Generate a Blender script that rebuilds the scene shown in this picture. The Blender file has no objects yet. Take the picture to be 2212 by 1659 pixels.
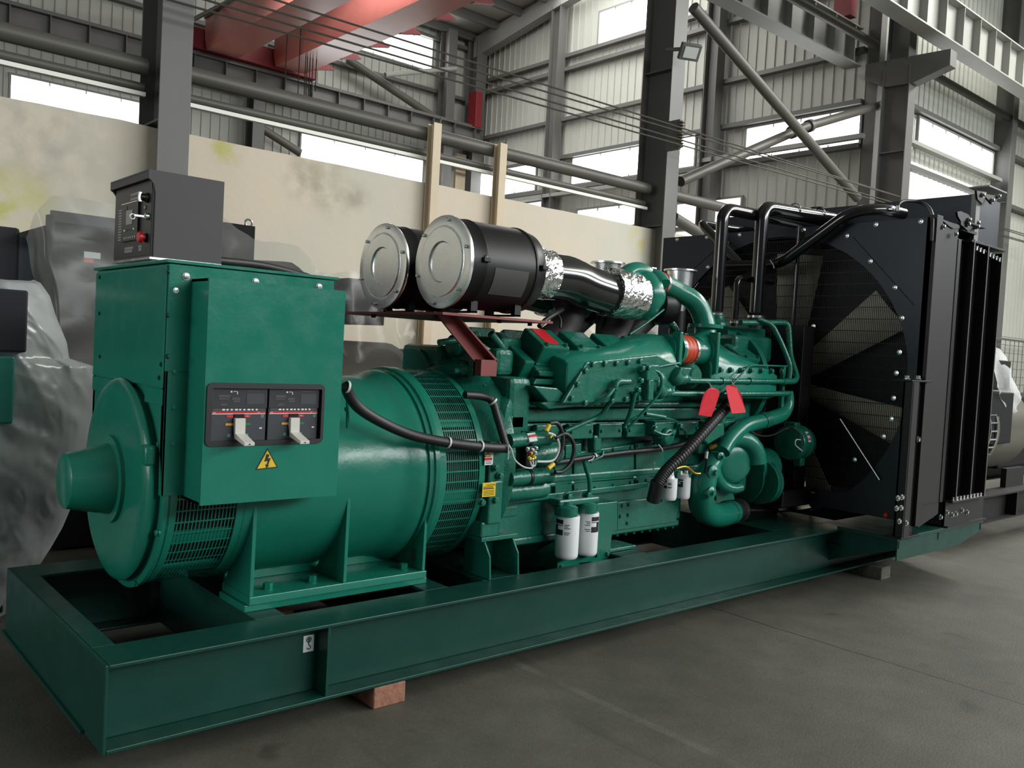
import bpy, math, random
from mathutils import Vector, Matrix, noise
random.seed(11)
V = Vector
PI = math.pi
COL = bpy.context.scene.collection
# ---------------------------------------------------------------- camera solve (used to turn a pixel + a known plane into a world point)
IMG_W, IMG_H, FPX = 2212, 1659, 1885.46
YAW, PITCH, ROLL = .8518468, -.03834875, -.05393219
CAM = V((-0.89098, -2.96003, 1.49253))
_f = V((math.cos(YAW)*math.cos(PITCH), math.sin(YAW)*math.cos(PITCH), math.sin(PITCH)))
_r = V((math.sin(YAW), -math.cos(YAW), 0)); _d = _f.cross(_r)
RIGHT = math.cos(ROLL)*_r + math.sin(ROLL)*_d
DOWN = -math.sin(ROLL)*_r + math.cos(ROLL)*_d
def at(px, py, x=None, y=None, z=None):
    d = RIGHT*((px-IMG_W/2)/FPX) + DOWN*((py-IMG_H/2)/FPX) + _f
    t = (x-CAM.x)/d.x if x is not None else ((y-CAM.y)/d.y if y is not None else (z-CAM.z)/d.z)
    return CAM + d*t
def ay(pts, y): return [at(a, b, y=y) for a, b in pts]
def axx(pts, x): return [at(a, b, x=x) for a, b in pts]

# ---------------------------------------------------------------- mesh builder
class B:
    def __init__(s): s.v = []; s.f = []
    def add(s, vs, fs):
        n = len(s.v); s.v += [V(p) for p in vs]; s.f += [tuple(i+n for i in f) for f in fs]; return s
    def box(s, x0, x1, y0, y1, z0, z1):
        if x0 > x1: x0, x1 = x1, x0
        if y0 > y1: y0, y1 = y1, y0
        if z0 > z1: z0, z1 = z1, z0
        return s.add([(x0,y0,z0),(x1,y0,z0),(x1,y1,z0),(x0,y1,z0),(x0,y0,z1),(x1,y0,z1),(x1,y1,z1),(x0,y1,z1)],
            [(0,3,2,1),(4,5,6,7),(0,1,5,4),(1,2,6,5),(2,3,7,6),(3,0,4,7)])
    def obox(s, c, ax, ay_, az):
        c, ax, ay_, az = V(c), V(ax), V(ay_), V(az)
        p = [c+ax*i+ay_*j+az*k for k in (-1,1) for i, j in ((-1,-1),(1,-1),(1,1),(-1,1))]
        return s.add(p, [(0,3,2,1),(4,5,6,7),(0,1,5,4),(1,2,6,5),(2,3,7,6),(3,0,4,7)])
    def prism(s, pts, vec):
        n = len(pts); vec = V(vec); p = [V(q) for q in pts]
        return s.add(p+[q+vec for q in p], [tuple(range(n-1,-1,-1)), tuple(range(n,2*n))]+[(i,(i+1)%n,n+(i+1)%n,n+i) for i in range(n)])
    def loft(s, rings, caps=True):
        n = len(rings[0]); vs = [p for r in rings for p in r]; fs = []
        for k in range(len(rings)-1):
            for i in range(n):
                j = (i+1) % n; fs.append((k*n+i, k*n+j, (k+1)*n+j, (k+1)*n+i))
        if caps: fs += [tuple(range(n-1,-1,-1)), tuple(range((len(rings)-1)*n, len(rings)*n))]
        return s.add(vs, fs)
    def tube(s, path, r, n=12, caps=True):
        p = [V(q) for q in path]; rr = [r(i/(len(p)-1)) for i in range(len(p))] if callable(r) else (r if isinstance(r, (list, tuple)) else [r]*len(p))
        rings = []; up = None
        for i in range(len(p)):
            t = (p[min(i+1, len(p)-1)]-p[max(i-1, 0)]).normalized()
            if up is None:
                up = V((0,0,1)) if abs(t.z) < .9 else V((1,0,0))
            a = t.cross(up)
            if a.length < 1e-4: a = t.cross(V((0,1,0)))
            a.normalize(); up = a.cross(t).normalized()
            rings.append([p[i]+(a*math.cos(2*PI*k/n)+up*math.sin(2*PI*k/n))*rr[i] for k in range(n)])
        return s.loft(rings, caps)
    def cyl(s, p0, p1, r0, r1=None, n=20): return s.tube([p0, p1], [r0, r0 if r1 is None else r1], n)
    def lathe(s, o, d, prof, n=40, caps=True):
        o, d = V(o), V(d).normalized()
        a = d.cross(V((0,0,1)) if abs(d.z) < .9 else V((1,0,0))).normalized(); b = a.cross(d)
        return s.loft([[o+d*t+(a*math.cos(2*PI*k/n)+b*math.sin(2*PI*k/n))*max(r, .0005) for k in range(n)] for t, r in prof], caps)
    def bolt(s, p, d, r=.012, h=.01):
        p, d = V(p), V(d).normalized()
        s.lathe(p, d, [(-.004, r*1.35), (.002, r*1.35)], 10)
        return s.lathe(p, d, [(0, r), (h, r), (h*1.05, r*.8)], 6)
    def ball(s, c, r, n=12):
        return s.lathe(V(c)-V((0,0,r)), (0,0,1), [(r-r*math.cos(PI*i/8), r*math.sin(PI*i/8)) for i in range(9)], n)
def curve(pts, k=6):
    p = [V(q) for q in pts]; out = []
    for i in range(len(p)-1):
        a, b, c, d = p[max(i-1,0)], p[i], p[i+1], p[min(i+2,len(p)-1)]
        for j in range(k):
            t = j/k
            out.append(.5*((2*b)+(c-a)*t+(2*a-5*b+4*c-d)*t*t+(3*b-a-3*c+d)*t**3))
    return out+[p[-1]]
def bend(pts, r=.06, k=6):
    """straight runs joined by rounded elbows"""
    p = [V(q) for q in pts]; out = [p[0]]
    for i in range(1, len(p)-1):
        a, b, c = p[i-1], p[i], p[i+1]
        rr = min(r, (a-b).length*.49, (c-b).length*.49)
        s0 = b+(a-b).normalized()*rr; s1 = b+(c-b).normalized()*rr
        for j in range(k+1):
            t = j/k; out.append(s0*(1-t)**2+b*2*t*(1-t)+s1*t*t)
    return out+[p[-1]]
def pp(*pts):  # (px, py, y) triples
    return [at(q[0], q[1], y=q[2] if len(q) > 2 else .5) for q in pts]

WORLD = {}
def put(name, bm, mat, parent=None, bevel=0, smooth=38):
    xs = [p.x for p in bm.v]; ys = [p.y for p in bm.v]; zs = [p.z for p in bm.v]
    o3 = V(((min(xs)+max(xs))/2, (min(ys)+max(ys))/2, min(zs)))
    me = bpy.data.meshes.new(name)
    me.from_pydata([p-o3 for p in bm.v], [], bm.f)
    me.materials.append(mat); me.validate(); me.update()
    if smooth:
        me.shade_smooth(); me.set_sharp_from_angle(angle=math.radians(smooth))
    o = bpy.data.objects.new(name, me); COL.objects.link(o)
    WORLD[o.name] = o3
    if parent is not None:
        o.parent = parent; o.location = o3-WORLD[parent.name]
    else: o.location = o3
    if bevel:
        m = o.modifiers.new('edge', 'BEVEL'); m.width = bevel; m.segments = 2; m.limit_method = 'ANGLE'; m.angle_limit = math.radians(50)
        m.harden_normals = False
    return o
def tag(o, label=None, cat=None, group=None, kind=None):
    if label: o['label'] = label
    if cat: o['category'] = cat
    if group: o['group'] = group
    if kind: o['kind'] = kind
    return o
def root(name, loc, label, cat, group=None):
    o = bpy.data.objects.new(name, None); COL.objects.link(o); o.location = loc; o.empty_display_size = .2
    WORLD[o.name] = V(loc); return tag(o, label, cat, group)
def text_mesh(txt, o, ux, uy, h, depth=.0015, align='CENTER'):
    """lettering as B mesh: o origin, ux reading direction, uy up"""
    cu = bpy.data.curves.new('t', 'FONT'); cu.body = txt; cu.size = 1; cu.align_x = align; cu.align_y = 'CENTER'; cu.resolution_u = 2
    ob = bpy.data.objects.new('t', cu); COL.objects.link(ob)
    dg = bpy.context.evaluated_depsgraph_get(); me = bpy.data.meshes.new_from_object(ob.evaluated_get(dg))
    ux, uy = V(ux).normalized(), V(uy).normalized(); nn = ux.cross(uy)
    b = B(); b.add([V(o)+ux*v.co.x*h+uy*v.co.y*h+nn*depth for v in me.vertices], [tuple(p.vertices) for p in me.polygons])
    bpy.data.objects.remove(ob); bpy.data.meshes.remove(me); bpy.data.curves.remove(cu)
    return b

# ---------------------------------------------------------------- materials
def lin(c):
    return tuple(((x/255/12.92) if x/255 <= .04045 else ((x/255+.055)/1.055)**2.4) for x in c)+(1,)
def mat(name, c, rough=.5, metal=0, var=.0, vscale=3, bump=0, bscale=40, spec=.5, coat=0, emit=0, rvar=0, dirt=None, linear=False):
    m = bpy.data.materials.new(name); m.use_nodes = True; nt = m.node_tree; bs = nt.nodes['Principled BSDF']
    col = (tuple(c)+(1,)) if linear else lin(c)
    bs.inputs['Base Color'].default_value = col; bs.inputs['Roughness'].default_value = rough; bs.inputs['Metallic'].default_value = metal
    bs.inputs['Specular IOR Level'].default_value = spec
    if coat: bs.inputs['Coat Weight'].default_value = coat; bs.inputs['Coat Roughness'].default_value = .08
    if emit: bs.inputs['Emission Color'].default_value = col; bs.inputs['Emission Strength'].default_value = emit
    g = nt.nodes.new('ShaderNodeNewGeometry')
    def nz(scale, detail=4):
        n = nt.nodes.new('ShaderNodeTexNoise'); n.inputs['Scale'].default_value = scale; n.inputs['Detail'].default_value = detail
        nt.links.new(g.outputs['Position'], n.inputs['Vector']); return n
    if var:
        n = nz(vscale); mx = nt.nodes.new('ShaderNodeMix'); mx.data_type = 'RGBA'
        a = tuple(min(1, v*(1-var)) for v in col[:3])+(1,); b2 = tuple(min(1, v*(1+var)) for v in col[:3])+(1,)
        if dirt: b2 = lin(dirt)
        mx.inputs[6].default_value = a; mx.inputs[7].default_value = b2
        mr = nt.nodes.new('ShaderNodeMapRange'); mr.inputs[1].default_value = .3; mr.inputs[2].default_value = .7
        nt.links.new(n.outputs['Fac'], mr.inputs[0]); nt.links.new(mr.outputs[0], mx.inputs[0]); nt.links.new(mx.outputs[2], bs.inputs['Base Color'])
    if rvar:
        n = nz(vscale*2.3); mr = nt.nodes.new('ShaderNodeMapRange'); mr.inputs[1].default_value = .3; mr.inputs[2].default_value = .7
        mr.inputs[3].default_value = max(.02, rough-rvar); mr.inputs[4].default_value = rough+rvar
        nt.links.new(n.outputs['Fac'], mr.inputs[0]); nt.links.new(mr.outputs[0], bs.inputs['Roughness'])
    if bump:
        n = nz(bscale, 3); bp = nt.nodes.new('ShaderNodeBump'); bp.inputs['Strength'].default_value = bump; bp.inputs['Distance'].default_value = .02
        nt.links.new(n.outputs['Fac'], bp.inputs['Height']); nt.links.new(bp.outputs['Normal'], bs.inputs['Normal'])
    return m
def emitter(name, c, s):
    m = bpy.data.materials.new(name); m.use_nodes = True; nt = m.node_tree; nt.nodes.clear()
    e = nt.nodes.new('ShaderNodeEmission'); o = nt.nodes.new('ShaderNodeOutputMaterial')
    e.inputs[0].default_value = tuple(c)+(1,); e.inputs[1].default_value = s; nt.links.new(e.outputs[0], o.inputs[0]); return m
def plastic(name, fac=.35, c=(.75,.8,.82), bscale=9, strength=.25, gloss=.13, tl_=.45, lo=.55):
    m = bpy.data.materials.new(name); m.use_nodes = True; nt = m.node_tree; nt.nodes.clear(); N = nt.nodes.new; L = nt.links.new
    o = N('ShaderNodeOutputMaterial'); tr = N('ShaderNodeBsdfTransparent'); tr.inputs[0].default_value = (.93,.95,.95,1)
    df = N('ShaderNodeBsdfDiffuse'); df.inputs[0].default_value = tuple(c)+(1,); tl = N('ShaderNodeBsdfTranslucent'); tl.inputs[0].default_value = tuple(c)+(1,)
    gl = N('ShaderNodeBsdfGlossy'); gl.inputs['Roughness'].default_value = .26
    ad = N('ShaderNodeMixShader'); ad.inputs[0].default_value = tl_; L(df.outputs[0], ad.inputs[1]); L(tl.outputs[0], ad.inputs[2])
    m2 = N('ShaderNodeMixShader'); L(ad.outputs[0], m2.inputs[1]); L(gl.outputs[0], m2.inputs[2]); m2.inputs[0].default_value = gloss
    m1 = N('ShaderNodeMixShader'); L(tr.outputs[0], m1.inputs[1]); L(m2.outputs[0], m1.inputs[2]); L(m1.outputs[0], o.inputs[0])
    g = N('ShaderNodeNewGeometry'); n = N('ShaderNodeTexNoise'); n.inputs['Scale'].default_value = bscale*.25; n.inputs['Detail'].default_value = 3
    L(g.outputs['Position'], n.inputs['Vector'])
    mr = N('ShaderNodeMapRange'); mr.inputs[1].default_value = .35; mr.inputs[2].default_value = .68; mr.inputs[3].default_value = fac*lo; mr.inputs[4].default_value = min(.95, fac*1.5)
    L(n.outputs['Fac'], mr.inputs[0]); L(mr.outputs[0], m1.inputs[0])
    vo = N('ShaderNodeTexVoronoi'); vo.inputs['Scale'].default_value = bscale*.45; vo.feature = 'DISTANCE_TO_EDGE'
    n3 = N('ShaderNodeTexNoise'); n3.inputs['Scale'].default_value = bscale*.8; L(g.outputs['Position'], n3.inputs['Vector'])
    mxv = N('ShaderNodeMix'); mxv.data_type = 'RGBA'; mxv.inputs[0].default_value = .25; L(g.outputs['Position'], mxv.inputs[6]); L(n3.outputs['Color'], mxv.inputs[7]); L(mxv.outputs[2], vo.inputs['Vector'])
    bp = N('ShaderNodeBump'); bp.inputs['Strength'].default_value = strength; bp.inputs['Distance'].default_value = .05; L(vo.outputs['Distance'], bp.inputs['Height'])
    for q in (df, tl, gl): L(bp.outputs[0], q.inputs['Normal'])
    return m

GREEN = mat('green_paint', (27,118,98), .24, spec=.4, var=.05, vscale=5, bump=.03, bscale=60, rvar=.06)
GREEN2 = mat('green_cast_paint', (22,102,84), .28, spec=.45, var=.08, vscale=9, bump=.12, bscale=55, rvar=.07)
SKID = mat('green_skid_paint', (18,63,54), .36, spec=.3, var=.06, vscale=4, bump=.03, bscale=50, rvar=.08)
CHAR = mat('charcoal_powder_coat', (80,77,79), .6, spec=.3, bump=.05, bscale=400)
PANELBK = mat('panel_black', (44,45,48), .4)
BLACK = mat('black_gloss_paint', (17,16,17), .17, coat=.4)
BLACKM = mat('black_semi_matt', (17,16,17), .42, spec=.35)
RUB = mat('black_rubber', (24,22,23), .5)
DARK = mat('void_black', (9,9,9), .8)
RADP = mat('radiator_black_steel', (46,50,57), .33, metal=.45, rvar=.05, vscale=1.5)
RADS = mat('radiator_grey_steel', (42,42,41), .5, metal=.1, spec=.3)
CORE = mat('radiator_core', (14,14,15), .6)
ZINC = mat('zinc_plate', (250,252,252), .26, metal=.95, var=.02, vscale=5, rvar=.03)
EDGE = mat('pale_edge_steel', (112,112,108), .4, metal=.4)  # paler grey for channel edges, tank lip and lug plate
STEEL = mat('bright_steel', (205,208,206), .22, metal=.95)
FOIL = mat('crumpled_foil', (225,226,224), .16, metal=1, bump=.9, bscale=30)
WHITE = mat('white_enamel', (222,225,226), .4)
PAPER = mat('white_sticker', (214,222,220), .5)
RED = mat('red_tag_paper', (216,28,48), .7)
REDS = mat('red_print', (196,28,36), .45)
ORANGE = mat('orange_silicone_hose', (196,66,34), .42)
RUST = mat('red_oxide_paint', (126,48,46), .5, var=.1, vscale=12)
YEL = mat('yellow_sticker', (226,190,36), .45)
INK = mat('black_print', (22,22,22), .5)
BRASS = mat('brass_fitting', (190,150,60), .3, metal=.9)
BEIGE = mat('handle_beige', (206,203,194), .4)
WIREW = mat('white_cable', (196,198,196), .5)
GREYLBL = mat('grey_label', (70,68,68), .45)
LEGEND = mat('panel_legend_grey', (150,150,148), .5)
LCD = mat('lcd_grey', (128,130,128), .3)
CLEAR = mat('smoky_cover', (66,66,70), .18)
BRDARK = mat('breaker_grey', (56,59,66), .4)
GPR = mat('green_print', (20,110,52), .5); YPR = mat('amber_print', (222,160,30), .5)
WOOD = mat('wood_block_brown', (150,104,84), .8, var=.2, vscale=25, bump=.3)
WOODG = mat('wood_block_grey', (86,84,72), .85, var=.2, vscale=25, bump=.3)
BEAM = mat('grey_beam_paint', (92,91,88), .5, var=.06, vscale=2)
BEAML = mat('pale_beam_paint', (140,140,134), .5, var=.06, vscale=2)
CREAM = mat('cream_post_paint', (206,188,160), .6, var=.05)
CRANE = mat('crane_red_paint', (184,112,103), .3, var=.06)
CRANED = mat('crane_dark_red', (122,30,36), .5)
CLAD = mat('cladding_white_grey', (172,173,164), .55, var=.06, vscale=.6)
ROOF = mat('roof_sheet', (176,178,170), .6)
WORLD_STR = .14
WIN_STR = 6
LIGHTS = [('front_wall_windows', (14, -15, 8), (6, 2, 1), 26, 3.0, 3900, (.97, 1, 1)),
          ('far_bay_skylight', (13.5, 13, 11.6), (13.8, 13, 0), 5, 9, 850, (1, 1, .97)),
          ('crane_fill_light', (5.0, 12, 11.2), (8, 12.5, 8.8), 1, 6, 420, (1, 1, 1)),  # unseen area light added to brighten the crane girders' left faces
          ('left_fill_light', (-13.5, 1.5, 3.6), (0, 4, 2), 7, 4.6, 640, (.96, 1, 1)),  # fill added from the left to lift the lids and left-facing panels
          ('right_floor_fill_light', (19, -4.5, 10.8), (17, -4, 0), 14, 1.6, 3100, (1, 1, .95))]  # overhead fill added to brighten the floor at the right
# ================================================================ camera, sky, lights
cam = bpy.data.cameras.new('camera'); co = bpy.data.objects.new('camera', cam); COL.objects.link(co)
cam.sensor_width = 36; cam.lens = 36*FPX/IMG_W; cam.clip_end = 200; cam.clip_start = .05
mw = Matrix((RIGHT, -DOWN, -_f)).transposed().to_4x4(); mw.translation = CAM; co.matrix_world = mw
sc = bpy.context.scene; sc.camera = co
sc.view_settings.view_transform = 'Standard'; sc.view_settings.look = 'None'; sc.view_settings.gamma = 1; sc.view_settings.exposure = 0
w = bpy.data.worlds.new('World'); sc.world = w; w.use_nodes = True
w.node_tree.nodes['Background'].inputs[0].default_value = (.80, .90, 1, 1); w.node_tree.nodes['Background'].inputs[1].default_value = WORLD_STR
def area(name, loc, to, sx, sy, e, c=(1, 1, 1)):
    l = bpy.data.lights.new(name, 'AREA'); l.shape = 'RECTANGLE'; l.size = sx; l.size_y = sy; l.energy = e; l.color = c
    o = bpy.data.objects.new(name, l); COL.objects.link(o); o.location = loc
    l.spread = 1.3 if 'crane' in name else PI; o.rotation_euler = (V(to)-V(loc)).to_track_quat('-Z', 'Y').to_euler(); return o
for nm, loc, to, sx, sy, e, c in LIGHTS: area(nm, loc, to, sx, sy, e, c)

# ================================================================ room shell
def struct(o): return tag(o, kind='structure')
def nodes_floor():
    m = mat('concrete_floor', (104,98,86), .62, bump=.12, bscale=90); nt = m.node_tree; N = nt.nodes.new; L = nt.links.new; bs = nt.nodes['Principled BSDF']
    g = N('ShaderNodeNewGeometry')
    def nz(s, d, mn, mx, a, b, vec=None):
        n = N('ShaderNodeTexNoise'); n.inputs['Scale'].default_value = s; n.inputs['Detail'].default_value = d; L(vec or g.outputs['Position'], n.inputs['Vector'])
        r = N('ShaderNodeMapRange'); r.inputs[1].default_value = mn; r.inputs[2].default_value = mx; r.inputs[3].default_value = a; r.inputs[4].default_value = b
        L(n.outputs['Fac'], r.inputs[0]); return r.outputs[0]
    def math_(op, a, b):
        q = N('ShaderNodeMath'); q.operation = op
        for i, v in enumerate((a, b)):
            if isinstance(v, (int, float)): q.inputs[i].default_value = v
            else: L(v, q.inputs[i])
        return q.outputs[0]
    f = math_('MULTIPLY', nz(.9, 6, .3, .7, .72, 1.18), nz(5, 5, .3, .7, .86, 1.12))
    f = math_('MULTIPLY', f, nz(38, 3, .3, .75, .9, 1.06))
    mp = N('ShaderNodeMapping'); mp.inputs['Scale'].default_value = (9, .8, 1); mp.inputs['Rotation'].default_value = (0, 0, .35); L(g.outputs['Position'], mp.inputs['Vector'])
    f = math_('MULTIPLY', f, nz(1, 4, .62, .74, 1, .8, mp.outputs[0]))
    f = math_('MULTIPLY', f, nz(2.6, 2, .69, .74, 1, .62))
    sx = N('ShaderNodeSeparateXYZ'); L(g.outputs['Position'], sx.inputs[0])
    wob = nz(3, 3, 0, 1, -.02, .02)
    x = math_('ADD', sx.outputs['X'], wob)
    d = math_('ABSOLUTE', math_('SUBTRACT', math_('FLOORED_MODULO', math_('SUBTRACT', x, 3.52), 5.0), 0), 0)
    cut = math_('LESS_THAN', d, .012)
    f = math_('MULTIPLY', f, math_('SUBTRACT', 1, math_('MULTIPLY', cut, .72)))
    e = math_('LESS_THAN', math_('ABSOLUTE', math_('SUBTRACT', x, 1.9), 0), .022)
    f = math_('MULTIPLY', f, math_('ADD', 1, math_('MULTIPLY', e, nz(6, 2, .4, .6, 0, .35))))
    mx = N('ShaderNodeMix'); mx.data_type = 'RGBA'; mx.blend_type = 'MULTIPLY'; mx.inputs[0].default_value = 1
    mx.inputs[6].default_value = lin((87,85,76)); c = N('ShaderNodeCombineColor')
    for i in range(3): L(f, c.inputs[i])
    L(c.outputs[0], mx.inputs[7]); L(mx.outputs[2], bs.inputs['Base Color'])
    return m
def nodes_wall():
    m = mat('plastered_wall', (206,199,182), .8, bump=.15, bscale=14); nt = m.node_tree; N = nt.nodes.new; L = nt.links.new; bs = nt.nodes['Principled BSDF']
    g = N('ShaderNodeNewGeometry'); prev = None
    def noise_(s, d=5):
        n = N('ShaderNodeTexNoise'); n.inputs['Scale'].default_value = s; n.inputs['Detail'].default_value = d; L(g.outputs['Position'], n.inputs['Vector']); return n.outputs['Fac']
    def rng(v, a, b, c, d):
        r = N('ShaderNodeMapRange'); L(v, r.inputs[0])
        for i, q in enumerate((a, b, c, d)): r.inputs[i+1].default_value = q
        return r.outputs[0]
    def mixc(f, a, b):
        x = N('ShaderNodeMix'); x.data_type = 'RGBA'; L(f, x.inputs[0])
        for i, q in ((6, a), (7, b)):
            if isinstance(q, tuple): x.inputs[i].default_value = q
            else: L(q, x.inputs[i])
        return x.outputs[2]
    c = mixc(rng(noise_(.55), .35, .65, 0, 1), lin((196,192,178)), lin((212,198,178)))
    n2 = noise_(5, 6)
    for p, rad, colr, k in STAINS:
        vs = N('ShaderNodeVectorMath'); vs.operation = 'DISTANCE'; L(g.outputs['Position'], vs.inputs[0]); vs.inputs[1].default_value = p
        a = rng(vs.outputs['Value'], rad*.25, rad, 1, 0); mu = N('ShaderNodeMath'); mu.operation = 'MULTIPLY'; L(a, mu.inputs[0]); L(rng(n2, .38, .66, 0, k), mu.inputs[1])
        c = mixc(mu.outputs[0], c, lin(colr))
    L(c, bs.inputs['Base Color']); return m
YW = 5.95
STAINS = [(tuple(at(30, 430, y=YW)), .42, (204,198,122), 1.1), (tuple(at(5, 450, y=YW)), .13, (178,180,66), 1.2), (tuple(at(490, 325, y=YW)), .22, (190,184,110), 1.2),
          (tuple(at(660, 390, y=YW)), .34, (150,142,120), .7), (tuple(at(720, 432, y=YW)), .3, (152,142,120), .6), (tuple(at(770, 425, y=YW)), .25, (150,140,118), .6),
          (tuple(at(700, 345, y=YW)), .5, (168,158,136), .6), (tuple(at(1380, 520, y=YW)), .3, (196,184,120), 1.2), (tuple(at(80, 300, y=YW)), .9, (150,150,140), .5)]
b = B(); b.box(-16, 46, -16, 20, -.2, 0); struct(put('floor', b, nodes_floor(), smooth=0))
# partition wall with a slightly broken top edge
b = B(); xs = [-14+.35*i for i in range(88)]
top = [V((x, YW, 3.49+.014*noise.noise(V((x*2.1, 0, 0)))+.012*noise.noise(V((x*7, 3, 0))))) for x in xs if x < 16.45]
b.prism([V((-14, YW, 0))]+[V((16.45, YW, 0))]+top[::-1], (0, .2, 0)); struct(put('wall_partition', b, nodes_wall(), smooth=0))
def clad(p0, p1, z0, z1, inward, pitch=.25):
    """ribbed sheet cladding between two plan points, ribs towards inward"""
    p0, p1, n = V(p0), V(p1), V(inward); L = (p1-p0).length; d = (p1-p0)/L; pts = [p0]; t = 0
    while t+pitch < L:
        for a, h in ((pitch-.04, 0), (pitch-.03, .03), (pitch-.012, .03), (pitch, 0)): pts.append(p0+d*(t+a)+n*h)
        t += pitch
    pts.append(p1); q = [p-n*.03 for p in pts]
    b = B(); k = len(pts)
    top = (lambda p: z1(p)) if callable(z1) else (lambda p: z1)
    b.add([V((p.x, p.y, z0)) for p in pts]+[V((p.x, p.y, top(p))) for p in pts]+[V((p.x, p.y, z0)) for p in (q[0], q[-1])]+[V((p.x, p.y, top(p))) for p in (q[0], q[-1])],
        [(i, i+1, k+i+1, k+i) for i in range(k-1)]+[(2*k, 2*k+2, 2*k+3, 2*k+1), (0, k, 2*k+2, 2*k), (k-1, 2*k+1, 2*k+3, 2*k-1)])
    return b
YB, XG, YR = 19.75, 16.8, 6.2
def roof_z(p): return 11.45+.11*(YB-p.y) if p.y > 12.9 else 12.2-.11*(12.9-p.y)
wb = struct(put('wall_back', clad((XG, YB, 0), (-14, YB, 0), 0, 11.5, (0, -1, 0)), CLAD, smooth=0))
wg = struct(put('wall_gable', clad((XG, YR, 0), (XG, YB, 0), 0, roof_z, (-1, 0, 0)), CLAD, smooth=0))
wr = struct(put('wall_right', clad((46, YR, 0), (XG, YR, 0), 0, 11.4, (0, -1, 0)), CLAD, smooth=0))
b = B(); b.box(45.9, 46, -16, YR, 0, 11.4); struct(put('wall_far', b, CLAD, smooth=0))
# girts (rails that carry the cladding) are parts of their wall
def girt(o, bm): put('girt', bm, BEAM, o, smooth=0)
for z in (4.75, 6.2, 7.12, 8.2, 9.62, 10.0):
    b = B(); b.box(XG-.22, XG-.05, 6.4, YB-.1, z-.05, z+.05); girt(wg, b)
for z in (5.2, 6.28, 7.3, 9.4, 11.0):
    b = B(); b.box(-14, XG-.1, YB-.22, YB-.05, z-.05, z+.05); girt(wb, b)
for z in (6.0, 7.3, 9.3):
    b = B(); b.box(XG+.4, 45.8, YR-.2, YR-.05, z-.05, z+.05); girt(wr, b)
b = B(); b.box(XG+.35, 22.9, YR-.36, YR-.2, 6.42, 6.5); put('rail', b, BEAML, wr, smooth=0)
b = B(); b.box(XG-.42, XG-.3, 6.2, 10.4, 6.28, 6.38); put('rail', b, BEAML, wg, smooth=0)
b = B(); b.box(XG-.5, XG-.28, 10.5, 19.4, 5.95, 6.05); put('rail', b, BEAML, wg, smooth=0)
b = B(); b.box(XG-.12, XG+.12, YR-.1, YR+.14, 0, 11.4); struct(put('trim_1', b, BEAM, smooth=0))
# roof
b = B()
sec = [(-16.2, 10.6), (-4.5, 12.2), (6.1, 11.4), (12.9, 12.2), (20, 11.42), (20, 11.55), (12.9, 12.35), (6.1, 11.55), (-4.5, 12.35), (-16.2, 10.75)]
b.prism([V((-16, y, z)) for y, z in sec], (62, 0, 0)); ceil = struct(put('ceiling', b, ROOF, smooth=0))
for y in (19.4, 18.3, 17.2, 16.1, 15.0, 13.9, 12.9, 11.8, 10.6, 9.4, 8.2, 7.0):
    zz = roof_z(V((0, y, 0)))
    b = B(); b.box(-14, XG, y-.05, y+.05, zz-.27, zz-.02); put('purlin', b, BEAM, ceil, smooth=0)
# windows: a bright pane in a thin frame, glazing bars across
PANE = emitter('daylit_glass', (.97, 1, 1), WIN_STR); PANE2 = emitter('translucent_sheet', (1, 1, .93), WIN_STR*.3)
FRAME = mat('window_frame_grey', (120,122,118), .5)
nwin = 0
def window(axis, d, a0, a1, z0, z1, pane=PANE, bars=4, cross=None):
    global nwin; nwin += 1
    f = B(); p = B(); g = B()
    def bx(bm, u0, u1, w0, w1, t0, t1):
        if axis == 'x': bm.box(d-t1, d-t0, u0, u1, w0, w1)
        else: bm.box(u0, u1, d-t1, d-t0, w0, w1)
    bx(p, a0, a1, z0, z1, .05, .06)
    for u0, u1, w0, w1 in ((a0-.05, a0, z0-.05, z1+.05), (a1, a1+.05, z0-.05, z1+.05), (a0, a1, z0-.05, z0), (a0, a1, z1, z1+.05)): bx(f, u0, u1, w0, w1, .03, .1)
    o = struct(put('window_%d' % nwin, f, FRAME, smooth=0)); put('pane', p, pane, o, smooth=0)
    if bars:
        for k in range(1, bars):
            u = a0+(a1-a0)*k/bars; bx(g, u-.012, u+.012, z1-.07, z1, .06, .085); bx(g, u-.012, u+.012, z0, z0+.05, .06, .085)
        put('glazing_clip', g, FRAME, o, smooth=0)
window('y', YB, 3.45, 6.6, 6.42, 7.08)
window('y', YB, 10.62, 14.75, 6.4, 7.22)
window('y', YB, 12.1, 14.9, 10.0, 10.95)
window('x', XG, 12.0, 14.3, 10.05, 10.97)
window('x', XG, 10.75, 15.05, 6.32, 7.05)
window('x', XG, 16.6, 19.45, 6.32, 7.15, bars=3)
window('x', XG, 6.45, 9.25, 6.28, 7.0)
window('y', YR, 18.72, 22.95, 6.56, 7.17, bars=6)
window('x', XG, 12.4, 14.75, 5.0, 5.55, PANE2, 3)
window('x', XG, 9.3, 11.2, 3.2, 5.4, PANE2, 0)
window('x', XG, 16.2, 18.5, 5.2, 5.95, PANE2, 0)
# translucent ribbed light panel in the right wall
s = clad((22.3, YR-.05, 0), (18.6, YR-.05, 0), 4.2, 6.18, (0, -1, 0)); nwin += 1
struct(put('window_%d' % nwin, s, PANE2, smooth=0))

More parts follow.
